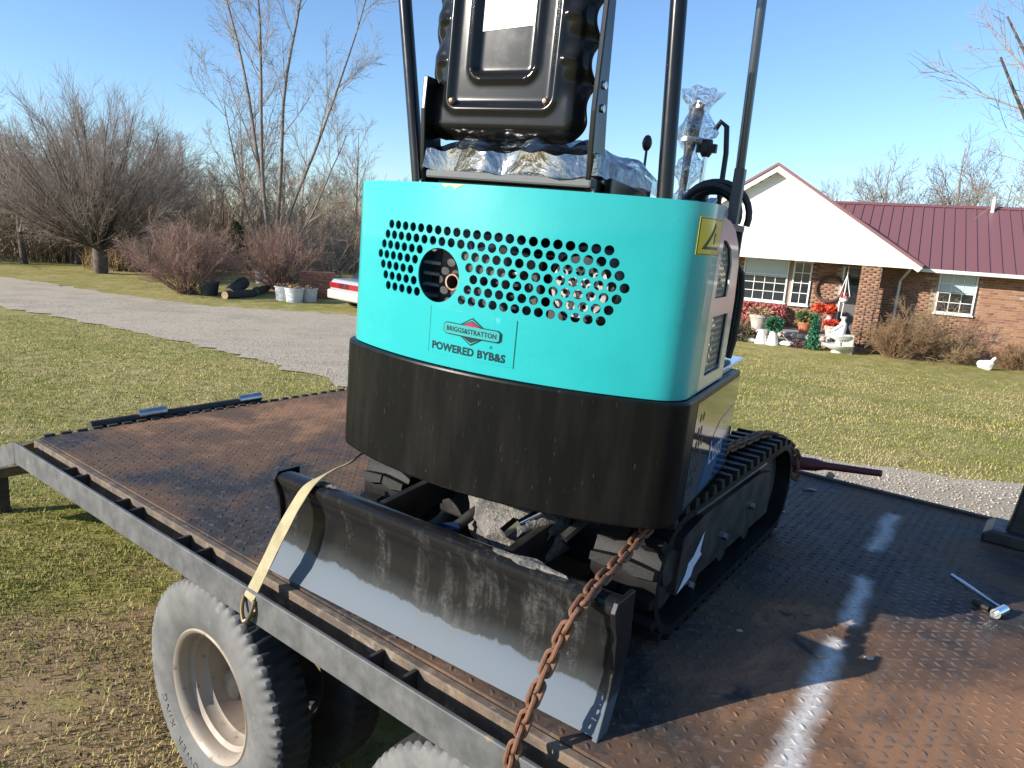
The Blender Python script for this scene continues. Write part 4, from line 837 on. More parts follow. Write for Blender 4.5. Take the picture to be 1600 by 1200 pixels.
sub(MB().b6(-.283, .193, -.632, -.60, 1.178, 1.200), 'seat_trim', M['webgrey'], seat, .006)
fl_ = rbox(-.283, .200, -.634, -.15, 1.202, 1.282, .022, 40); fr = np.random.default_rng(4)
fl_.v = [(x + .006 * math.sin(40 * z + 21 * x), y + .007 * math.sin(31 * x + 17 * z) + fr.normal(0, .0007), z + .006 * math.sin(37 * x + 19 * y) + fr.normal(0, .0007)) for x, y, z in fl_.v]
sub(fl_, 'plastic_wrap', M['film2'], seat)
wr = MB(); wn_ = 24; Pw = []
for j in range(wn_ + 1):
    for i in range(9): Pw.append((.212 + .010 * math.sin(j * 1.3 + i) + .006 * math.cos(3.1 * i), -.60 + .010 * i + .008 * math.sin(j * .7), 1.34 + .019 * j + .006 * math.sin(i * 2 + j)))

up_part(MB().b6(-.265, .19, -.60, -.16, 1.1355, 1.178), 'seat_base', M['satin'], .004)
brk = [(-.640, 1.62), (-.600, 1.64), (-.585, 1.42), (-.56, 1.27), (-.50, 1.21), (-.36, 1.175), (-.22, 1.17), (-.20, 1.137), (-.61, 1.137), (-.632, 1.20), (-.645, 1.35)]
for u0 in (.176, -.302):
    bo = up_part(MB().prism(brk if u0 > 0 else [(a, min(c_, 1.43)) for a, c_ in brk], u0, u0 + .014, 'x'), 'seat_bracket', M['black'], .003); bx_ = u0 + (.0145 if u0 > 0 else -.001)
    for v, z in ((-.615, 1.41), (-.61, 1.36), (-.55, 1.20), (-.45, 1.165), (-.62, 1.165)): sub(MB().lathe([(.001, .006), (.009, .005), (.010, 0)], 10, c=(bx_, v, z), axis='x'), 'bolt', M['steel'], bo)
up_part(MB().prism([(-.55, 1.137), (-.55, 1.21), (-.30, 1.20), (-.16, 1.15), (-.16, 1.137)], .193, .213, 'x'), 'seat_slide', M['black'], .003)
# roll bar
def post(pts, r_, name='roll_bar_post', m_=M['black']): return up_part(MB().tube(pts, r_, 20), name, m_)
post([(-.356, -.55, 1.13), (-.50, -.55, 1.95)], .0185); post([(.352, -.55, 1.13), (.296, -.55, 1.95)], .0195)
up_part(MB().box((.402, -.02, 1.13), (.03, .036, .34)), 'post_socket', mat('grey_socket', (.05, .055, .065), .4), .003)
post([(.401, -.022, 1.28), (.398, -.10, 1.95)], .0135, m_=mat('blued_steel_post', (.10, .115, .14), .22, metal=.75)); post([(-.40, -.02, 1.13), (-.43, -.10, 1.95)], .0135)
up_part(MB().tube([(-.50, -.55, 1.95), (.296, -.55, 1.95), (.398, -.10, 1.95), (-.43, -.10, 1.95)], .0185, 12, closed=True), 'roll_bar_hoop', M['black'])
# controls
def lever(u, v, z0, z1, r_, name): return up_part(MB().tube([(u, v, z0), (u, v, z1)], r_, 10), name, M['satin'])
j1 = up_part(MB().tube([(.203, .1, 1.14), (.205, .1, 1.34), (.209, .1, 1.40), (.214, .1, 1.48), (.222, .1, 1.505)], [.010, .013, .021, .024, .014], 14), 'joystick', M['satin'])
jw = MB(); n = 20; Pj = []
for j in range(24):
    zz = 1.16 + .38 * j / 23; rr_ = .030 + .016 * math.sin(j * .9) + (.012 if j > 12 else 0)
    for i in range(n): a = i * 2 * math.pi / n; q = rr_ * (1 + .25 * math.sin(3 * a + j * .8) + .12 * math.sin(7 * a - j * 1.7)); Pj.append((.206 + .02 * j / 23 + q * math.cos(a), .1 + q * math.sin(a), zz + .006 * math.sin(5 * a + j)))
jw.add(Pj, [(j * n + i, j * n + (i + 1) % n, (j + 1) * n + (i + 1) % n, (j + 1) * n + i) for j in range(23) for i in range(n)], True); sub(jw, 'plastic_wrap', M['film'], j1)
sub(MB().lathe([(.034, 0), (.037, .006), (.034, .014)], 20, c=(.213, .1, 1.385)), 'tape_band', M['white'], j1)
kb = up_part(MB().tube([(.262, .1, 1.14), (.262, .1, 1.35)], .008, 10), 'throttle_lever', M['chrome'])
sub(MB().lathe([(.001, 1.395), (.016, 1.394), (.018, 1.385), (.018, 1.352), (.012, 1.342), (.001, 1.341)], 12, c=(.262, .1, 0)).box((.262, .1, 1.368), (.062, .02, .026)).box((.262, .1, 1.368), (.02, .062, .026)), 'star_knob', M['satin'], kb)
sub(MB().b6(.238, .288, .08, .12, 1.14, 1.245), 'lever_boot', M['satin'], kb, .008)
g1 = lever(.135, -.1, 1.14, 1.33, .004, 'gear_lever'); sub(MB().blob((.134, -.1, 1.352), (.015, .015, .024), 2, .02), 'lever_knob', M['satin'], g1)
up_part(MB().tube([(.27, .14, 1.43), (.285, .14, 1.455), (.305, .14, 1.44), (.315, .14, 1.36), (.318, .13, 1.25), (.32, .12, 1.15)], .0085, 10), 'hydraulic_hose', M['satin'])
for k, r_ in enumerate((.10, .085, .12)): up_part(MB().tube([(.32 + r_ * math.cos(a) * .9, .02 + .03 * k, 1.165 + r_ * .85 * math.sin(a)) for a in np.linspace(math.pi * .98, -.25, 16)], .011, 8), 'hydraulic_hose', M['satin'])
up_part(MB().b6(.26, .30, -.10, .06, 1.135, 1.20).b6(.33, .37, -.06, .06, 1.135, 1.19), 'valve_block', M['engine'], .004)
up_part(MB().prism([(-.06, 1.136), (.08, 1.136), (.08, 1.22), (-.02, 1.19)], .30, .325, 'x'), 'console_bracket', M['teal'], .003)
up_part(MB().prism([(-.16, 1.115), (.0, 1.115), (-.01, 1.17), (-.07, 1.19), (-.14, 1.15)], .375, .39, 'x'), 'control_guard', M['white_gloss'], .003)
up_part(MB().tube([(.44, -.06, 1.03), (.455, -.03, 1.0), (.46, -.01, .94), (.458, 0, .80), (.45, 0, .74)], .0095, 10), 'hydraulic_hose', M['satin'])
up_part(MB().tube([(.44, .02, .74), (.445, .01, 1.0)], .012, 8), 'hydraulic_pipe', M['satin'])
# boom in front of the machine, mostly hidden by the body
up_part(MB().prism([(.30, .42), (.46, .42), (.62, .85), (1.05, 1.02), (1.08, 1.14), (.60, 1.02), (.34, .70)], -.28, -.18, 'x'), 'boom', M['teal'], .008)
up_part(MB().prism([(.02, .45), (.32, .45), (.32, .68), (.02, .70)], -.33, -.12, 'x'), 'boom_foot', M['cwblack'], .008)

# ------------------------------------------------------------------ tie-downs
def smooth_path(P, n):
    P = np.array(P, float); t_ = np.linspace(0, 1, len(P)); q = np.linspace(0, 1, n); out = []
    for x in q:
        i = min(int(x * (len(P) - 1)), len(P) - 2); f_ = x * (len(P) - 1) - i; p0, p1, p2, p3 = P[max(i - 1, 0)], P[i], P[i + 1], P[min(i + 2, len(P) - 1)]
        out.append(.5 * ((2 * p1) + (-p0 + p2) * f_ + (2 * p0 - 5 * p1 + 4 * p2 - p3) * f_ ** 2 + (-p0 + 3 * p1 - 3 * p2 + p3) * f_ ** 3))
    return np.array(out)
lk = MB(); a_, w_ = .0125, .0085; path = [(a_ + w_ * math.sin(q), w_ * math.cos(q), 0) for q in np.linspace(0, math.pi, 8)] + [(-a_ - w_ * math.sin(q), -w_ * math.cos(q), 0) for q in np.linspace(0, math.pi, 8)]
lk.tube(path, .0043, 8, closed=True); link_me = lk.mesh('chain_link', M['chain'])
def chain(label, P, pitch=.0335, group=None):
    P = np.array(P); s = np.concatenate([[0], np.cumsum(np.linalg.norm(np.diff(P, axis=0), axis=1))]); n = int(s[-1] / pitch)
    root = thing('chain', label, 'chain', tuple(P[-1]), 0, group)
    for i in range(n):
        q = (i + .5) * pitch; c_ = np.array([np.interp(q, s, P[:, k]) for k in range(3)]); d = np.array([np.interp(q + .01, s, P[:, k]) - np.interp(q - .01, s, P[:, k]) for k in range(3)])
        quat = Vector(d).to_track_quat('X', 'Z'); e = (quat.to_matrix().to_4x4() @ Matrix.Rotation(R(45 + 90 * (i % 2) + random.uniform(-14, 14)), 4, 'X')).to_euler()
        o = link('chain_link', link_me, root, tuple(c_ - P[-1]), e); o.scale = (1.32, 1.32, 1.32)
    return root
cp = [on_t(*q) for q in ((1040, 800, 1.70), (1003, 835, 1.555), (975, 868, 1.44), (948, 897, 1.335), (925, 922, 1.25), (902, 955, 1.18), (872, 1005, 1.145), (845, 1065, 1.11), (818, 1130, 1.075), (797, 1190, 1.05), (782, 1240, 1.03))]
chain('rusty chain stretched from the track over the blade to the rail', smooth_path(cp, 60))
# second chain lies on top of the far track and hangs from the binder
e2w = lambda x, y, z: tuple(Vector(EXC) + Matrix.Rotation(TA + EA, 3, 'Z') @ Vector((x, y, z)))
cq = [e2w(*q) for q in ((.36, -.45, .385), (.41, -.15, .398), (.44, .15, .398), (.46, .40, .392), (.50, .56, .34), (.53, .62, .28), (.54, .64, .22))]
chain('rusty chain lying along the top of the right track', smooth_path(cq, 60))
bp0, bp1, bp2 = on_t(1236, 722, 2.98), on_t(1290, 728, 2.98), on_t(1378, 740, 2.98)
bd = thing('chain_binder', 'dark red lever chain binder with long handle at far track end', 'chain binder', tuple(bp0))
rel = lambda p: tuple(np.array(p) - bp0)
MB().tube([rel(bp0), tuple((np.array(rel(bp0)) * .3 + np.array(rel(bp1)) * .7)), rel(bp1), rel(bp2)], [.030, .026, .016, .013], 12).build('lever', M['redpaint'], bd)
MB().blob((0, 0, -.01), (.04, .03, .035), 2, .1).build('pivot', M['redpaint'], bd)
MB().tube([(0, 0, -.02), (.01, 0, -.06), (.03, 0, -.075), (.045, 0, -.05)], [.011, .012, .011, .007], 8).build('grab_hook', M['chain'], bd)
# strap
sp_ = [on_t(*q) for q in ((590, 690, 1.52), (566, 708, 1.44), (548, 722, 1.36), (520, 735, 1.27), (488, 755, 1.20), (465, 785, 1.165), (440, 830, 1.13), (412, 888, 1.09), (388, 936, 1.05))]
SP = smooth_path(sp_, 50); wid_ = np.interp(np.linspace(0, 1, 50), [0, .1, .2, .27, .36, .48, .6, 1], [.022, .03, .012, .010, .022, .036, .047, .049])
side_v = np.array([LV[0], LV[1], 0.]); rb_ = MB(); vs = []
for i, p in enumerate(SP):
    tw = np.interp(i / 49, [0, .15, .25, .4, .6, 1], [1.2, .9, .75, .35, .1, 0]); d = SP[min(i + 1, 49)] - SP[max(i - 1, 0)]; d /= np.linalg.norm(d); s0 = side_v - d * (side_v @ d); s0 /= np.linalg.norm(s0); n0 = np.cross(d, s0); s1 = s0 * math.cos(tw) + n0 * math.sin(tw); n1 = -s0 * math.sin(tw) + n0 * math.cos(tw)
    for a, bq in ((-1, -1), (-.5, -1), (0, -1), (.5, -1), (1, -1), (1, 1), (.5, 1), (0, 1), (-.5, 1), (-1, 1)): vs.append(tuple(p + s1 * a * wid_[i] / 2 + n1 * (bq * .0012 + .002 * math.sin(i * .6 + a * 2) * (1 - i / 60)) - SP[-1]))
rb_.add(vs, [(i * 10 + k, i * 10 + (k + 1) % 10, (i + 1) * 10 + (k + 1) % 10, (i + 1) * 10 + k) for i in range(49) for k in range(10)], True)
stp = thing('ratchet_strap', 'pale yellow webbing strap pulled from the track down to the rail', 'strap', tuple(SP[-1])); rb_.build('webbing', M['strap'], stp)
hk = [(-.026, .004, .004), (-.024, -.006, -.03), (-.012, -.012, -.055), (.0, -.014, -.066), (.012, -.012, -.058), (.024, -.006, -.03), (.026, .004, .004)]
hb = Matrix.Rotation(TA, 3, 'Z'); MB().tube([tuple(hb @ Vector(q)) for q in smooth_path(hk, 24)], .0062, 10).build('hook', M['hook'], stp)
MB().tube([tuple(hb @ Vector(q)) for q in smooth_path([(.0, -.014, -.064), (.014, -.002, -.05), (.022, .02, -.02), (.018, .03, .012)], 12)], .0062, 10).build('hook', M['hook'], stp)
# things lying on the deck
def dk(px, py, dz=0.): l_, t_ = ltd(px, py); p = TL0 + lt_world(l_, t_, 0); return np.array([p[0], p[1], DECK + dz])
p0, p1 = dk(1484, 912, .03), dk(1566, 962, .02)
wr_ = thing('ratchet_wrench', 'chrome ratchet handle lying on the deck in the shade', 'wrench', tuple((p0 + p1) / 2)); c_ = (p0 + p1) / 2
MB().tube([tuple(p0 - c_), tuple((p0 * .75 + p1 * .25) - c_), tuple((p0 * .15 + p1 * .85) - c_), tuple(p1 - c_)], [.0075, .008, .006, .009], 12).build('handle', M['chrome'], wr_)
dv = (p1 - p0) / np.linalg.norm(p1 - p0); q0 = p1 - c_; q1 = q0 + np.array([-.045, -.03, .0])
MB().tube([tuple(q0 + np.array([.006, .004, 0])), tuple(q1)], .015, 14).tube([tuple(q1), tuple(q1 + np.array([-.014, -.009, 0]))], .008, 8).build('ratchet_head', M['chrome'], wr_)
pp = dk(1520, 945, .012); MB().tube([tuple(pp - c_), tuple(dk(1545, 958, .012) - c_)], .010, 8).build('socket', M['satin'], wr_)
p = dk(1582, 846); ps = thing('steel_post', 'black steel post on a flat foot at the far deck edge', 'post', tuple(p), TA)
MB().prism([(-.04, .0), (.22, .0), (.24, .26), (.20, .34), (.06, .34), (.0, .27), (-.02, .10)], -.05, .05, 'y').build('upright', M['satin'], ps, bevel=.012)
MB().prism([(-.10, 0), (.32, 0), (.32, .05), (-.07, .055), (-.10, .035)], -.10, .10, 'y').build('foot', M['satin'], ps, bevel=.008)
MB().add([(.075, -.0515, .10), (.115, -.0515, .10), (.115, -.0515, .13), (.075, -.0515, .13)], [(0, 1, 2, 3)]).build('label_plate', M['greyink'], ps)
for px_, py_, lab, c_, sz_ in ((1222, 800, 'small white chip on the deck beside the track', (.6, .62, .66), .011), (1297, 745, 'small tan stone on the far deck edge', (.45, .27, .15), .022), (1155, 986, 'pale dry leaf scrap on the shaded deck', (.35, .28, .18), .010), (1282, 1027, 'curled tan leaf beside the white paint stripe', (.36, .25, .17), .014), (1358, 1030, 'pale paper scrap at the edge of the shadow', (.45, .38, .30), .013)):
    q = dk(px_, py_); o = MB().blob((0, 0, sz_ * .25), (sz_, sz_ * .6, sz_ * (.9 if 'stone' in lab else .3)), 2, .2, int(px_)).build('deck_scrap', mat('scrap', c_, .8), None, tuple(q)); tag(o, lab, 'debris')
q = dk(1265, 766); o = MB().blob((0, 0, .003), (.035, .02, .004), 2, .25, 5).build('hole_blob', M['ink'], None, tuple(q)); tag(o, 'black blob standing in for a hole in the deck near the binder', 'spot')  # dark blob put where the deck has a hole
# ------------------------------------------------------------------ brick house
HA = R(-27); HO = (10.487, 21.256, -.65)
house = thing('brick_house', 'low brick house with maroon metal roof and white front gable', 'house', HO, HA)
def hw(x, y, z=0.): v = Matrix.Rotation(HA, 3, 'Z') @ Vector((x, y, 0)); return (HO[0] + v.x, HO[1] + v.y, HO[2] + z)
GZ_ = -.10                           # the lawn at the house, in house heights
M['mortar'] = mat('mortar', (.34, .28, .22), .9, c2=(.28, .23, .18), scale=6)
brk_m = [mat('brick_a', (.25, .115, .064), .85, c2=(.24, .11, .065), scale=9), mat('brick_b', (.29, .15, .082), .85, c2=(.28, .145, .08), scale=9), mat('brick_c', (.21, .10, .065), .85, c2=(.17, .085, .055), scale=9)]
M['roofm'] = mat('maroon_roof_metal', (.215, .095, .097), .45, metal=.1, c2=(.21, .095, .098), scale=1.5, bump=(3, .05, .02))
M['soffit'] = mat('white_trim', (.74, .73, .70), .5, c2=(.68, .67, .64), scale=2)
M['siding'] = mat('white_siding', (.80, .79, .76), .55, c2=(.74, .73, .70), scale=1.2)
M['glass'] = mat('window_glass', (.012, .018, .024), .03, spec=.9, coat=1.)
M['reflect_tint'] = mat('pane_reflection_tint', (.40, .50, .52), .25, coat=.8)  # colour of the sky reflection painted over the upper panes
WY = 1.30; WIN = [(-3.98, -2.66, 1.10, 2.40), (-2.42, -1.95, 1.08, 2.38), (1.69, 2.58, 1.25, 2.36), (5.0, 6.0, 1.2, 2.3)]; DOOR = (-.95, -.22, .28, 2.30)
wall = MB().b6(-7.4, 8.2, WY + .03, WY + .28, -.4, 2.52).build('wall', M['mortar'], house)
bl_, bh_, mo = .20, .062, .012; brick_me = [MB().b6(0, bl_, .004, .03, 0, bh_).mesh('brick', q) for q in brk_m]; half_me = [MB().b6(0, bl_ / 2 - mo / 2, .004, .03, 0, bh_).mesh('brick', q) for q in brk_m]
cand = []
for j in range(int(2.9 / (bh_ + mo))):
    z = -.36 + j * (bh_ + mo)
    for i in range(-24, 26):
        x = i * (bl_ + mo) + (.106 if j % 2 else 0)
        if any(x + bl_ > a - .04 and x < b_ + .04 and z + bh_ > c_ - .06 and z < d_ + .04 for a, b_, c_, d_ in WIN + [DOOR]): continue
        cand.append((x, z))
rs = np.random.default_rng(3)
cand.sort(key=lambda q: (abs(q[0] - 3.2) + (0 if -.1 < q[1] < 2.4 else 9)))
VV, FF, MI, o_ = [], [], [], 0; bv = np.array([v.co[:] for v in brick_me[0].vertices]); bf = np.array([p.vertices[:] for p in brick_me[0].polygons])
for k, (x, z) in enumerate(cand):
    mi = int(rs.choice([0, 1, 2], p=[.42, .36, .22])); dy = rs.normal(0, .0022)
    if k < 300: link('brick', brick_me[mi], wall, (x, WY + .02 + dy, z))
    else: VV.append(bv + [x, WY + .02 + dy, z]); FF.append(bf + o_); MI += [mi] * 6; o_ += 8
o = link('brickwork', np_mesh('brickwork', np.concatenate(VV), np.concatenate(FF), None, False, brk_m, MI), wall); o['kind'] = 'stuff'
pil = MB().b6(-.44, .09, .03, .55, -.3, 2.47).build('pillar', M['mortar'], house); VV, FF, MI, o_ = [], [], [], 0
for j in range(37):
    z = -.28 + j * (bh_ + mo)
    for i in range(3):
        x = -.455 + i * (bl_ + mo) - (.10 if j % 2 else 0); x0, x1 = max(x, -.455), min(x + bl_, .105)
        if x1 - x0 > .03: VV.append(np.array([[x0 if v[0] < .1 else x1, v[1] + .018, v[2] + z] for v in bv])); FF.append(bf + o_); MI += [int(rs.integers(0, 3))] * 6; o_ += 8
    for sx_ in (0, 1):
        for i in range(3):
            y0 = .06 + i * .17 + (.08 if j % 2 else 0); xx = -.455 if sx_ == 0 else .093
            VV.append(np.array([[xx + (.008 if v[0] < .1 else .012) if sx_ == 0 else xx + (-.008 if v[0] < .1 else .004), y0 if v[1] < .015 else min(y0 + .158, .56), v[2] + z] for v in bv])); FF.append(bf + o_); MI += [int(rs.integers(0, 3))] * 6; o_ += 8
o = link('brickwork', np_mesh('brickwork', np.concatenate(VV), np.concatenate(FF), None, False, brk_m, MI), pil); o['kind'] = 'stuff'
MB().b6(-.50, .15, -.02, .60, -.35, .02).build('pillar_base', mat('grey_stone', (.30, .28, .25), .9, c2=(.2, .19, .17), scale=8), house)
def window(x0, x1, z0, z1, cols, rows, split=None, reflect_sheet=.0):
    f = MB(); w_ = .05
    f.b6(x0 - w_, x1 + w_, WY - .05, WY + .03, z0 - w_, z0).b6(x0 - w_, x1 + w_, WY - .05, WY + .03, z1, z1 + w_).b6(x0 - w_, x0, WY - .05, WY + .03, z0, z1).b6(x1, x1 + w_, WY - .05, WY + .03, z0, z1)
    fo = f.build('window', M['soffit'], house); MB().b6(x0, x1, WY - .012, WY - .004, z0, z1).build('pane', M['glass'], fo)
    if reflect_sheet: MB().b6(x0 + .01, x1 - .01, WY - .0195, WY - .0135, z0 + (z1 - z0) * (1 - reflect_sheet), z1 - .005).build('reflect_sheet', M['reflect_tint'], fo)  # pale sheet that paints a reflection on the upper glass
    zt_ = split if split else z1
    for i in range(1, cols): x = x0 + (x1 - x0) * i / cols; MB().b6(x - .011, x + .011, WY - .034, WY - .021, z0, zt_).build('muntin', M['soffit'], fo)
    for j in range(1, rows + (1 if split else 0)): z = z0 + (zt_ - z0) * j / rows; MB().b6(x0, x1, WY - .036, WY - .0215, z - .011, z + .011).build('muntin', M['soffit'], fo)
    MB().b6(x0 - .08, x1 + .08, WY - .07, WY + .02, z0 - .10, z0 - .052).build('sill', M['soffit'], fo); return fo
window(*WIN[0], 4, 3, 1.93, .42); window(*WIN[1], 2, 4); window(*WIN[2], 3, 4, None, .48); window(*WIN[3], 3, 4)
dr_ = MB().b6(DOOR[0], DOOR[1], WY - .01, WY + .05, DOOR[2], DOOR[3]).build('door', mat('grey_door', (.11, .105, .10), .5), house)
MB().b6(DOOR[0] - .05, DOOR[0], WY - .03, WY + .04, DOOR[2], DOOR[3] + .05).b6(DOOR[1], DOOR[1] + .05, WY - .03, WY + .04, DOOR[2], DOOR[3] + .05).build('door_frame', M['soffit'], dr_)
MB().b6(DOOR[0] + .08, DOOR[1] - .08, WY - .018, WY - .012, 1.2, 2.15).build('pane', M['glass'], dr_); MB().blob((DOOR[0] + .06, WY - .04, 1.25), (.03, .03, .03), 2, 0).build('handle', M['chrome'], dr_)
# front gable
PXK, PZK, GX0, GX1, GZ0 = -3.16, 5.22, -7.42, 1.10, 2.50; GD = 6.0
gb = MB().prism([(GX0 + .25, 2.52), (GX1 - .25, 2.52), (PXK, PZK - .18)], .04, .12, 'y').build('gable', M['siding'], house)
for k in range(16):
    z = 2.56 + k * .155; hx = (PZK - .18 - z) / (PZK - .18 - 2.52) * (GX1 - .25 - PXK)
    if hx > .15: MB().b6(PXK - hx + .04, PXK + hx - .04, .030, .0395, z, z + .147).build('siding_board', M['siding'], gb)
MB().b6(GX0 + .2, GX1 - .2, .02, WY + .02, 2.47, 2.515).build('porch_ceiling', M['soffit'], house)
MB().b6(GX0 + .2, GX1 - .1, -.02, .018, 2.44, 2.56).build('porch_beam', M['soffit'], house)
for sgn, xe in ((-1, GX0), (1, GX1)):
    dx, dz = xe - PXK, GZ0 - PZK; L_ = math.hypot(dx, dz); nx, nz_ = -dz / L_ * (1 if sgn > 0 else -1), abs(dx) / L_
    q = [(PXK, PZK), (xe, GZ0), (xe + nx * .05, GZ0 + nz_ * .05), (PXK + (0), PZK + .06)]
    rf = MB().prism(q, -.32, GD, 'y').build('gable_roof', M['roofm'], house)
    q2 = [(PXK, PZK - .02), (xe, GZ0 - .02), (xe - nx * .19, GZ0 - nz_ * .17), (PXK, PZK - .20)]
    MB().prism(q2, -.30, -.27, 'y').build('bargeboard', M['soffit'], rf); MB().prism([(PXK, PZK + .065), (xe, GZ0 + .055), (xe, GZ0 - .015), (PXK, PZK - .015)], -.345, -.325, 'y').build('drip_edge', M['roofm'], rf)
    MB().prism([(PXK, PZK - .021), (xe, GZ0 - .021), (xe, GZ0 - .045), (PXK, PZK - .045)], -.27, .03, 'y').build('soffit', M['soffit'], rf)
    for k in range(18):
        y = -.1 + k * .34; a = (PXK, PZK + .06); MB().prism([(PXK, PZK + .058), (xe + nx * .05, GZ0 + nz_ * .048), (xe + nx * .075, GZ0 + nz_ * .075), (PXK, PZK + .088)], y, y + .03, 'y').build('roof_rib', M['roofm'], rf)
# wing roof
EY, RY, EZ, RZ = .72, 5.0, 2.47, 4.55; X_E = 8.8
sl2 = (RZ - EZ) / (RY - EY)
rf = MB().prism([(EY, EZ), (RY, RZ), (2 * RY - EY, EZ), (2 * RY - EY, EZ - .05), (RY, RZ - .06), (EY, EZ - .05)], -2.2, X_E, 'x').build('wing_roof', M['roofm'], house)
x = -1.8
while x < X_E - .1:
    xa = x; MB().prism([(EY - .01, EZ + .002), (RY, RZ + .002), (RY, RZ + .03), (EY - .01, EZ + .03)], xa, xa + .035, 'x').build('roof_rib', M['roofm'], rf); x += .305
MB().prism([(RY - .16, RZ - .045), (RY, RZ + .05), (RY + .16, RZ - .045)], -2.2, X_E, 'x').build('ridge_cap', M['roofm'], rf)
g_ = MB().prism([(EY - .10, EZ - .10), (EY - .12, EZ - .0), (EY - .105, EZ + .0), (EY - .088, EZ - .085), (EY - .03, EZ - .085), (EY - .02, EZ - .0), (EY - .005, EZ - .0), (EY - .005, EZ - .10)], 1.12, X_E, 'x').build('gutter', M['soffit'], house)
MB().b6(1.0, X_E, EY, WY + .02, EZ - .10, EZ - .07).build('eave_soffit', M['soffit'], house)
MB().tube([(.82, .66, 2.42), (.70, .9, 2.2), (.62, 1.2, 2.05), (.60, 1.24, .2), (.60, 1.0, .05)], .04, 8).build('downspout', M['soffit'], house)
MB().lathe([(.055, 4.35), (.055, 4.88), (.05, 4.88)], 12, c=(2.95, 4.7, 0)).build('vent_pipe', M['white'], house)
# porch and steps
ps_ = MB().b6(-7.0, -.5, -.25, WY + .02, -.3, .26).build('porch_slab', mat('concrete', (.36, .33, .29), .9, c2=(.28, .26, .23), scale=4), house)
stm = [mat('field_stone_a', (.42, .36, .29), .9, c2=(.30, .25, .2), scale=12), mat('field_stone_b', (.30, .24, .19), .9, c2=(.22, .18, .15), scale=12), mat('field_stone_c', (.50, .46, .40), .9, c2=(.4, .36, .3), scale=12)]
for k in range(22):
    x = -5.0 + k * .205
    for j in range(2): MB().blob((0, 0, 0), (.10, .08, .09), 2, .18, k * 7 + j).build('stone', stm[(k * 3 + j * 2) % 3], ps_, (x + .1 * j, -.30, .0 + j * .17))
# decorations and pots on and before the porch
def htag(o, x, y, z, lab, cat, group=None): o.location = hw(x, y, z); o.rotation_euler = (0, 0, HA); return tag(o, lab, cat, group)
def pot(x, y, z, s, lab, m_, plantc=None, leaf=.05, ph=.25, seed=0, n=260):
    r = thing('potted_plant', lab, 'potted plant', hw(x, y, z), HA)
    MB().lathe([(.001, 0), (.10 * s, 0), (.15 * s, .22 * s), (.165 * s, .22 * s), (.165 * s, .27 * s), (.14 * s, .27 * s), (.13 * s, .23 * s), (.001, .23 * s)], 20).build('pot', m_, r)
    if plantc is not None:
        q = np.random.default_rng(seed); P = q.normal(0, 1, (n, 3)); P /= np.linalg.norm(P, axis=1, keepdims=True); P *= q.uniform(.3, 1, (n, 1)) ** .5 * np.array([.22 * s, .22 * s, ph * .6]); P[:, 2] += .27 * s + ph * .45
        link('leaves', np_mesh('leaves', *leaf_cloud(P, leaf, seed), plantc), r)
    return r
M['terra'] = mat('terracotta', (.45, .16, .07), .8, c2=(.38, .13, .06), scale=10); M['redf'] = mat('red_blooms', (.50, .025, .02), .6, c2=(.60, .09, .02), scale=14); M['greenl'] = mat('pot_greens', (.05, .12, .03), .6, c2=(.13, .15, .04), scale=8); M['xmas'] = mat('artificial_pine', (.015, .11, .065), .6, c2=(.03, .16, .07), scale=12); M['pink'] = mat('pink_blooms', (.50, .16, .15), .7, c2=(.36, .08, .08), scale=10)
pot(-4.05, -.05, .26, 1.35, 'orange clay pot of red blooms at the left end of the porch', M['terra'], M['redf'], .05, .15, 1, 120)
pot(-3.68, -.02, .26, .9, 'small dark clay pot beside the left orange pot', mat('dark_clay', (.2, .09, .06), .8), M['pink'], .04, .15, 2, 90)
pot(-1.78, -.05, .26, 1.3, 'orange clay pot with spreading green plant in the porch middle', M['terra'], M['greenl'], .07, .32, 3, 320)
pot(-1.02, -.12, .26, 1.2, 'pale stone planter of red blooms behind the green cone tree', stm[2], M['redf'], .06, .18, 4, 220)
pot(-3.15, .0, .2, 1.8, 'broad pale stone planter heaped with dry flowers', stm[2], mat('dry_flowers', (.42, .30, .18), .8, c2=(.3, .2, .1), scale=10), .06, .22, 5, 300)
for x, lab in ((-2.86, 'white tapered stand on the lawn under the broad stone planter'), (-2.52, 'white tapered stand topped by a round green bush')):
    o = MB().lathe([(.19, GZ_), (.10, .30), (.11, .32), (.001, .32)], 24).build('tapered_stand', M['white'], None); htag(o, x, -1., 0, lab, 'stand', 'white tapered stands')
def greens(name, lab, x, y, z, shape, n, m_, leaf, seed, cat='bush', stemh=.3):
    r = thing(name, lab, cat, hw(x, y, z), HA); q = np.random.default_rng(seed); link('foliage', np_mesh('foliage', *leaf_cloud(shape(q, n), leaf, seed, .35), m_), r); MB().tube([(0, 0, -.02), (0, 0, stemh)], [.03, .015], 6).build('stem', M['bark'], r); return r
def ball(rx, rz, zc):
    def f(q, n): P = q.normal(0, 1, (n, 3)); P /= np.linalg.norm(P, axis=1, keepdims=True); P *= q.uniform(.2, 1, (n, 1)) ** .4; return P * [rx, rx, rz] + [0, 0, zc]
    return f
def conef(r_, h):
    def f(q, n): z = q.uniform(0, 1, n); a = q.uniform(0, 6.28, n); rr_ = r_ * (1 - z * .85) * (.75 + .25 * np.sin(z * 40)) * np.sqrt(q.uniform(.2, 1, n)); return np.stack([rr_ * np.cos(a), rr_ * np.sin(a), .04 + z * h], -1)
    return f
greens('topiary', 'round dark green artificial bush sitting on a white stand', -2.52, -1., .32, ball(.27, .23, .2), 900, M['xmas'], .055, 11, 'topiary')
greens('cone_tree', 'small dark green cone shaped artificial pine on the lawn', -1.40, -1., GZ_, conef(.27, 1.0), 1500, M['xmas'], .06, 12, 'small tree')
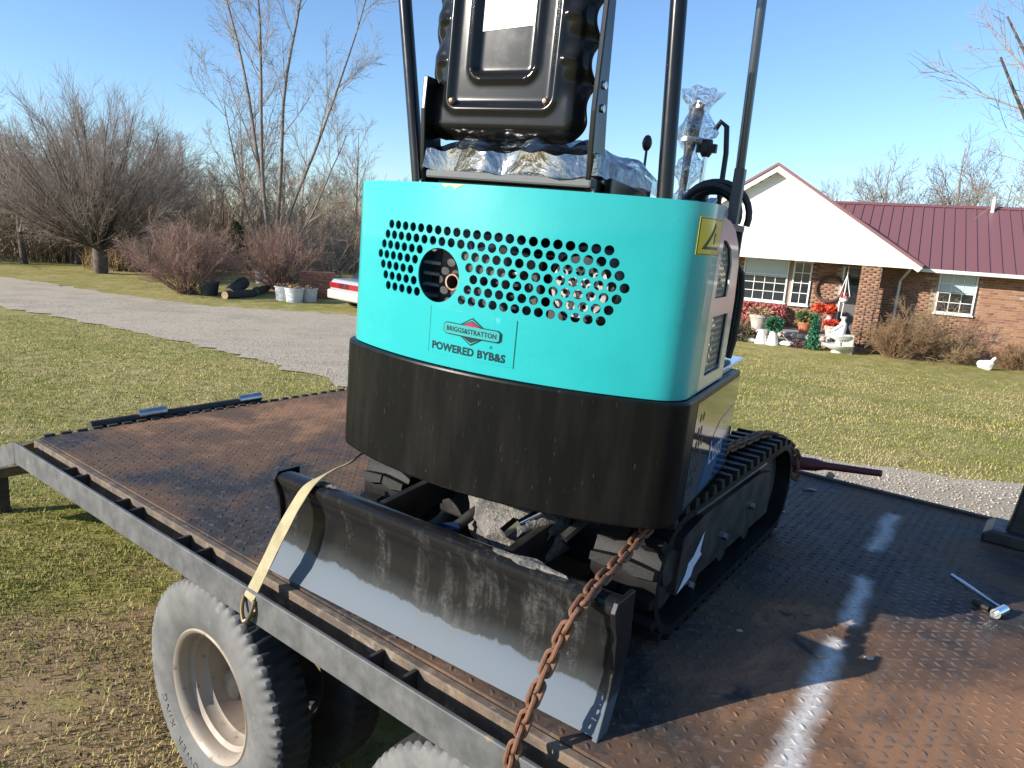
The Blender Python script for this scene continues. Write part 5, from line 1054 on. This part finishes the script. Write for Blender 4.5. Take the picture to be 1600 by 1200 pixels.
greens('low_bush', 'low round brown bush at the left end of the porch', -3.45, -.95, GZ_, ball(.42, .28, .22), 1300, mat('brown_bush', (.13, .085, .055), .8, c2=(.09, .09, .03), scale=6), .05, 13)
greens('low_bush', 'small green bush beside the brown round bush', -3.98, -.7, GZ_, ball(.3, .3, .25), 800, M['everg'], .05, 14)
greens('low_bush', 'small purple brown plant before the cone tree', -1.85, -1.0, GZ_, ball(.2, .14, .1), 400, mat('purple_plant', (.14, .07, .07), .8), .04, 15)
for x, lab, s in ((-3.72, 'long white garden stone at the lawn edge by the brown bush', 1.2), (-3.15, 'white garden figure between brown bush and tapered stands', 1.), (-2.12, 'white garden stone right of the tapered stands', 1.)):
    o = MB().blob((0, 0, .08 * s), (.17 * s, .09, .09 * s), 2, .3, int(abs(x) * 50)).build('garden_stone', M['white'], None); htag(o, x, -1.05, GZ_, lab, 'garden stone')
ft = thing('garden_fountain', 'white tiered garden fountain with a seated figure by the pillar', 'fountain', hw(-.72, -.95, GZ_), HA)
MB().lathe([(.001, .0), (.16, .0), (.14, .08), (.40, .16), (.46, .24), (.44, .25), (.001, .18)], 28).build('lower_basin', M['white'], ft)
MB().lathe([(.001, .18), (.08, .2), (.07, .36), (.30, .44), (.36, .52), (.34, .53), (.001, .46)], 28).build('upper_basin', M['white'], ft)
MB().tube([(-.02, 0, .46), (.0, 0, .60), (.05, .02, .75), (.06, .02, .86), (.05, .02, .93), (.05, .02, 1.05)], [.15, .16, .12, .10, .045, .08], 14).tube([(.03, -.08, .82), (-.10, -.14, .72), (-.22, -.16, .62)], [.05, .04, .03], 8).tube([(.0, -.05, .56), (-.16, -.10, .58), (-.20, -.12, .46)], [.08, .06, .045], 8).build('seated_figure', M['white'], ft)
MB().b6(.12, .42, -.1, .2, 0, .55).build('stone_block', stm[2], ft, bevel=.03)
for x, lab in ((-1.50, 'red and white milk can planter of red blooms by the wall'), (-1.16, 'white banded milk can planter of red blooms beneath the wreath')):
    r = thing('milk_can', lab, 'milk can', hw(x, .75, .26), HA, 'milk can planters'); MB().lathe([(.001, 0), (.14, 0), (.145, .38), (.09, .50), (.09, .58), (.12, .60), (.001, .6)], 20).build('can', mat('milk_can_paint', (.55, .50, .47), .5, c2=(.30, .06, .05), scale=6), r)
    q = np.random.default_rng(int(-x * 10)); link('blooms', np_mesh('blooms', *leaf_cloud(ball(.21, .16, .76)(q, 320), .055, 5), M['redf']), r)
o = MB(); o.tube([(.40 * math.cos(a), .02 * math.sin(5 * a), .40 * math.sin(a)) for a in np.linspace(0, 2 * math.pi, 40)[:-1]], .05, 8, closed=True); o = o.build('wreath', mat('vine_wreath', (.10, .05, .04), .9, bump=(30, .8, .03)), None); htag(o, -1.32, WY - .06, 1.62, 'dark twig wreath hanging on the brick wall', 'wreath')
hp2 = thing('hanging_planter', 'white rope hanger with pink blooms hanging beside the pillar', 'hanging planter', hw(-.82, .45, .95), HA)
for a in np.arange(4) * math.pi / 2: MB().tube([(0, 0, 1.45), (0, 0, 1.15), (.15 * math.cos(a), .15 * math.sin(a), .55), (.02, 0, .28), (0, 0, -.15)], .014, 6).build('rope', M['white'], hp2)
q = np.random.default_rng(8); link('blooms', np_mesh('blooms', *leaf_cloud(ball(.15, .11, .52)(q, 160), .05, 5), M['pink']), hp2); MB().blob((0, 0, .42), (.13, .13, .10), 2, .02).build('basket', M['white'], hp2)
fb = thing('flower_box', 'long low box of faded red flowers under the big window', 'flower box', hw(-3.3, WY - .28, .26), HA); MB().b6(-.75, .75, -.12, .12, 0, .30).build('box', brk_m[2], fb); q = np.random.default_rng(18)
P = q.uniform(-1, 1, (900, 3)) * [.8, .16, .22] + [0, 0, .52]; link('blooms', np_mesh('blooms', *leaf_cloud(P, .06, 5), M['pink']), fb)
rake = MB().tube([(0, 0, 0), (.3, .25, 1.5)], .016, 6).build('leaning_pole', M['bark'], None); htag(rake, .86, .55, GZ_, 'thin wooden pole leaning by the pillar corner', 'pole')
hookp = MB().tube([(0, 0, 0), (0, 0, 1.35), (.05, 0, 1.45), (.13, 0, 1.42), (.15, 0, 1.33)], .012, 6).build('shepherd_hook', M['satin'], None); htag(hookp, -.18, -.25, GZ_, 'thin black shepherd hook before the pillar', 'garden hook')
def dshrub(x, y, seed, h, wd_, n, per, m_, lab, arch=0., th=.008):
    r = thing('dry_shrub', lab, 'shrub', hw(x, y, GZ_), 0); a, b_ = shrub_mesh(seed, h, wd_, n, per, th, arch); link('stem', np_mesh('stem', *a, m_, True), r); link('twigs', np_mesh('twigs', *b_, m_, True), r)
M['dry'] = mat('dry_shrub_twigs', (.22, .12, .07), .85, c2=(.30, .20, .10), scale=4); M['dry2'] = mat('tan_shrub_twigs', (.34, .24, .13), .85, c2=(.24, .16, .09), scale=4)
dshrub(.72, -.55, 71, 1.15, 1.2, 90, (8, 5), M['dry'], 'rusty brown dry shrub beside the brick pillar')
dshrub(1.38, -.05, 72, 1.9, 1.3, 60, (9, 4), M['dry2'], 'tall arching tan shrub left of the wing window', .16)
dshrub(2.25, -.0, 73, 1.0, 1.3, 60, (8, 5), M['dry2'], 'low tan dry shrub under the wing window')
dshrub(3.75, .1, 74, .8, 1.4, 60, (8, 5), M['dry'], 'brown dry shrub behind the white garden goose')
gs = MB().blob((0, 0, .14), (.20, .11, .13), 3, .15, 4); gs.tube([(.10, 0, .2), (.17, 0, .32), (.20, 0, .36)], [.05, .04, .03], 8); gs = gs.build('garden_goose', M['white'], None); htag(gs, 2.98, -.75, GZ_, 'white garden goose on the lawn before the wing wall', 'garden figure')
# near bare tree whose boughs reach in from beside the house
rt = tall_tree(33, [((-.95, .05, .75), 8.5, .12), ((-.55, .2, 1), 9, .13), ((-.8, -.3, .45), 6.5, .08), ((.2, .1, 1), 8, .12)], 9, (6, 7, 5))
plant('yard_tree', 'pale bare tree reaching in from the right over the roof', 'tree', (14.6, 15.4, -.7), rt, (M['bark'], M['twig_pale']))

# ------------------------------------------------------------------ things along the drive, left
p = at(537, 484); car = thing('parked_car', 'silver white sedan parked beyond the drive, mostly hidden by the excavator', 'car', (p[0], p[1], p[2]), R(47))
M['carp'] = mat('silver_car_paint', (.50, .49, .47), .25, metal=.3, coat=.8)
body = MB().prism([(.0, .32), (.02, .62), (.05, .82), (.12, .93), (.95, .97), (3.3, .93), (4.55, .78), (4.78, .55), (4.8, .30), (4.4, .2), (.3, .22)], -.89, .89, 'y').build('body', M['carp'], car, bevel=.07)
MB().prism([(.62, .95), (1.25, 1.40), (2.45, 1.43), (3.25, .94)], -.70, .70, 'y').build('cabin', M['glass'], car, bevel=.08)
MB().prism([(1.10, 1.38), (1.35, 1.44), (2.40, 1.45), (2.60, 1.40)], -.64, .64, 'y').build('roof', M['carp'], car, bevel=.02)
MB().b6(-.07, .10, -.90, .90, .30, .60).build('bumper', mat('bumper_grey', (.42, .41, .39), .4), car, bevel=.05)
tlm = mat('red_tail_lens', (.30, .012, .02), .15, coat=1.)
for y0, y1 in ((-.84, -.28), (.28, .84)): MB().b6(-.012, .03, y0, y1, .66, .83).build('tail_light', tlm, car, bevel=.01)
MB().b6(-.006, .03, -.275, .275, .66, .83).build('centre_panel', mat('dark_red_lens', (.12, .01, .015), .2, coat=1.), car)
MB().lathe([(.030, -.014), (.036, -.010), (.030, -.006)], 16, c=(0, 0, .745), axis='x').build('emblem', M['chrome'], car); MB().b6(-.082, -.072, -.17, .17, .40, .55).build('licence_plate', M['white'], car)
cw_me = MB().lathe([(.2, -.1), (.30, -.1), (.325, -.06), (.325, .06), (.30, .1), (.2, .1)], 28, axis='y').mesh('tyre', M['tyre_dark']); cr_me = MB().lathe([(.001, -.06), (.15, -.075), (.2, -.095)], 24, axis='y').mesh('rim', M['alu'])
for x in (.95, 3.8):
    for s_ in (-1, 1): w_ = link('wheel', None, car, (x, s_ * .80, .325), (0, 0, 0 if s_ < 0 else math.pi)); link('tyre', cw_me, w_); link('rim', cr_me, w_)
def tub(px_, py_, r0, r1, h, m_, lab, cat='tub', group=None, fill=None):
    p = at(px_, py_); o = thing(cat, lab, cat, tuple(p), 0, group); MB().lathe([(.001, .0), (r0, 0), (r1, h - .03), (r1 + .025, h - .03), (r1 + .025, h), (r1 - .015, h), (r1 - .03, h - .06), (.001, h - .06)], 28).build('shell', m_, o)
    if fill: q = np.random.default_rng(int(px_)); link('plants', np_mesh('plants', *leaf_cloud(ball(r1 * .9, .12, h)(q, 160), .05, 3), fill), o)
    return o
M['wplast'] = mat('white_plastic', (.66, .67, .68), .45, c2=(.56, .57, .58), scale=5); M['bplast'] = mat('dark_plastic', (.03, .035, .04), .5)
tub(327, 461, .27, .33, .46, M['bplast'], 'black plastic bucket at the drive edge by the broad shrub', 'bucket', fill=M['twig'])
tub(443, 469, .24, .29, .48, M['wplast'], 'white tub standing furthest from the car', 'tub', 'white tubs', M['dry']); tub(460, 472, .26, .31, .48, M['wplast'], 'white tub in front between two others', 'tub', 'white tubs', M['dry']); tub(483, 471, .24, .28, .46, M['wplast'], 'white tub nearest the parked car', 'tub', 'white tubs', M['dry'])
tub(407, 443, .19, .23, .50, M['wplast'], 'tall white bucket behind the dark logs', 'bucket')
p = at(496, 466); bx2 = thing('brick_box', 'rust red brick box behind the white tubs', 'box', tuple(p), R(15)); sh = MB().b6(-.6, .6, -.35, .35, -.05, .95).build('core', mat('red_core', (.16, .06, .05), .85), bx2)
for j in range(9):
    for i in range(6):
        for f_ in (0, 1): MB().b6(-.62 + i * .205 + (.05 if j % 2 else 0), -.62 + i * .205 + .19 + (.05 if j % 2 else 0), -.362 if f_ == 0 else .352, -.352 if f_ == 0 else .362, -.02 + j * .107, .075 + j * .107).build('brick', brk_m[2], sh) if f_ == 0 else None
for k, (a, b_, r_, m_, lab) in enumerate((((357, 466), (415, 447), .20, 'bark', 'long dark log lying at an angle behind the bucket'), ((352, 467), (398, 463), .15, 'bark', 'short dark log in front of the long one'), ((399, 462), (424, 452), .14, 'bark', 'pale cut log end nearest the white tubs'))):
    p0, p1 = at(*a), at(*b_); p1 = p0 + (p1 - p0) / max(1, np.linalg.norm(p1 - p0) / 1.9); lg = thing('log', lab, 'log', tuple(p0)); d_ = p1 - p0; n_ = 7; rs_ = np.random.default_rng(k)
    MB().tube([tuple(d_ * i / (n_ - 1) + np.array([0, 0, r_ * .8 + .22 * (i / (n_ - 1)) * (k == 0)]) + rs_.normal(0, .02, 3)) for i in range(n_)], [r_ * rs_.uniform(.85, 1.1) for _ in range(n_)], 10).build('bark', mat('dark_log', (.05, .042, .035), .9, bump=(14, .8, .04)), lg)
    MB().lathe([(.001, -.02), (r_ * .9, -.02), (r_ * .9, 0)], 14, axis='x').build('cut_end', mat('cut_wood', (.35, .24, .14), .8), lg, (0, -.01, r_ * .8), (0, 0, math.atan2(d_[1], d_[0])))
p = at(508, 466); stl = thing('plastic_stool', 'small white plastic stool between brick box and car', 'stool', tuple(p), R(20)); MB().b6(-.18, .18, -.18, .18, .40, .44).build('seat', M['wplast'], stl)
for a in (-.15, .15):
    for b_ in (-.15, .15): MB().b6(a - .02, a + .02, b_ - .02, b_ + .02, 0, .40).build('leg', M['wplast'], stl)
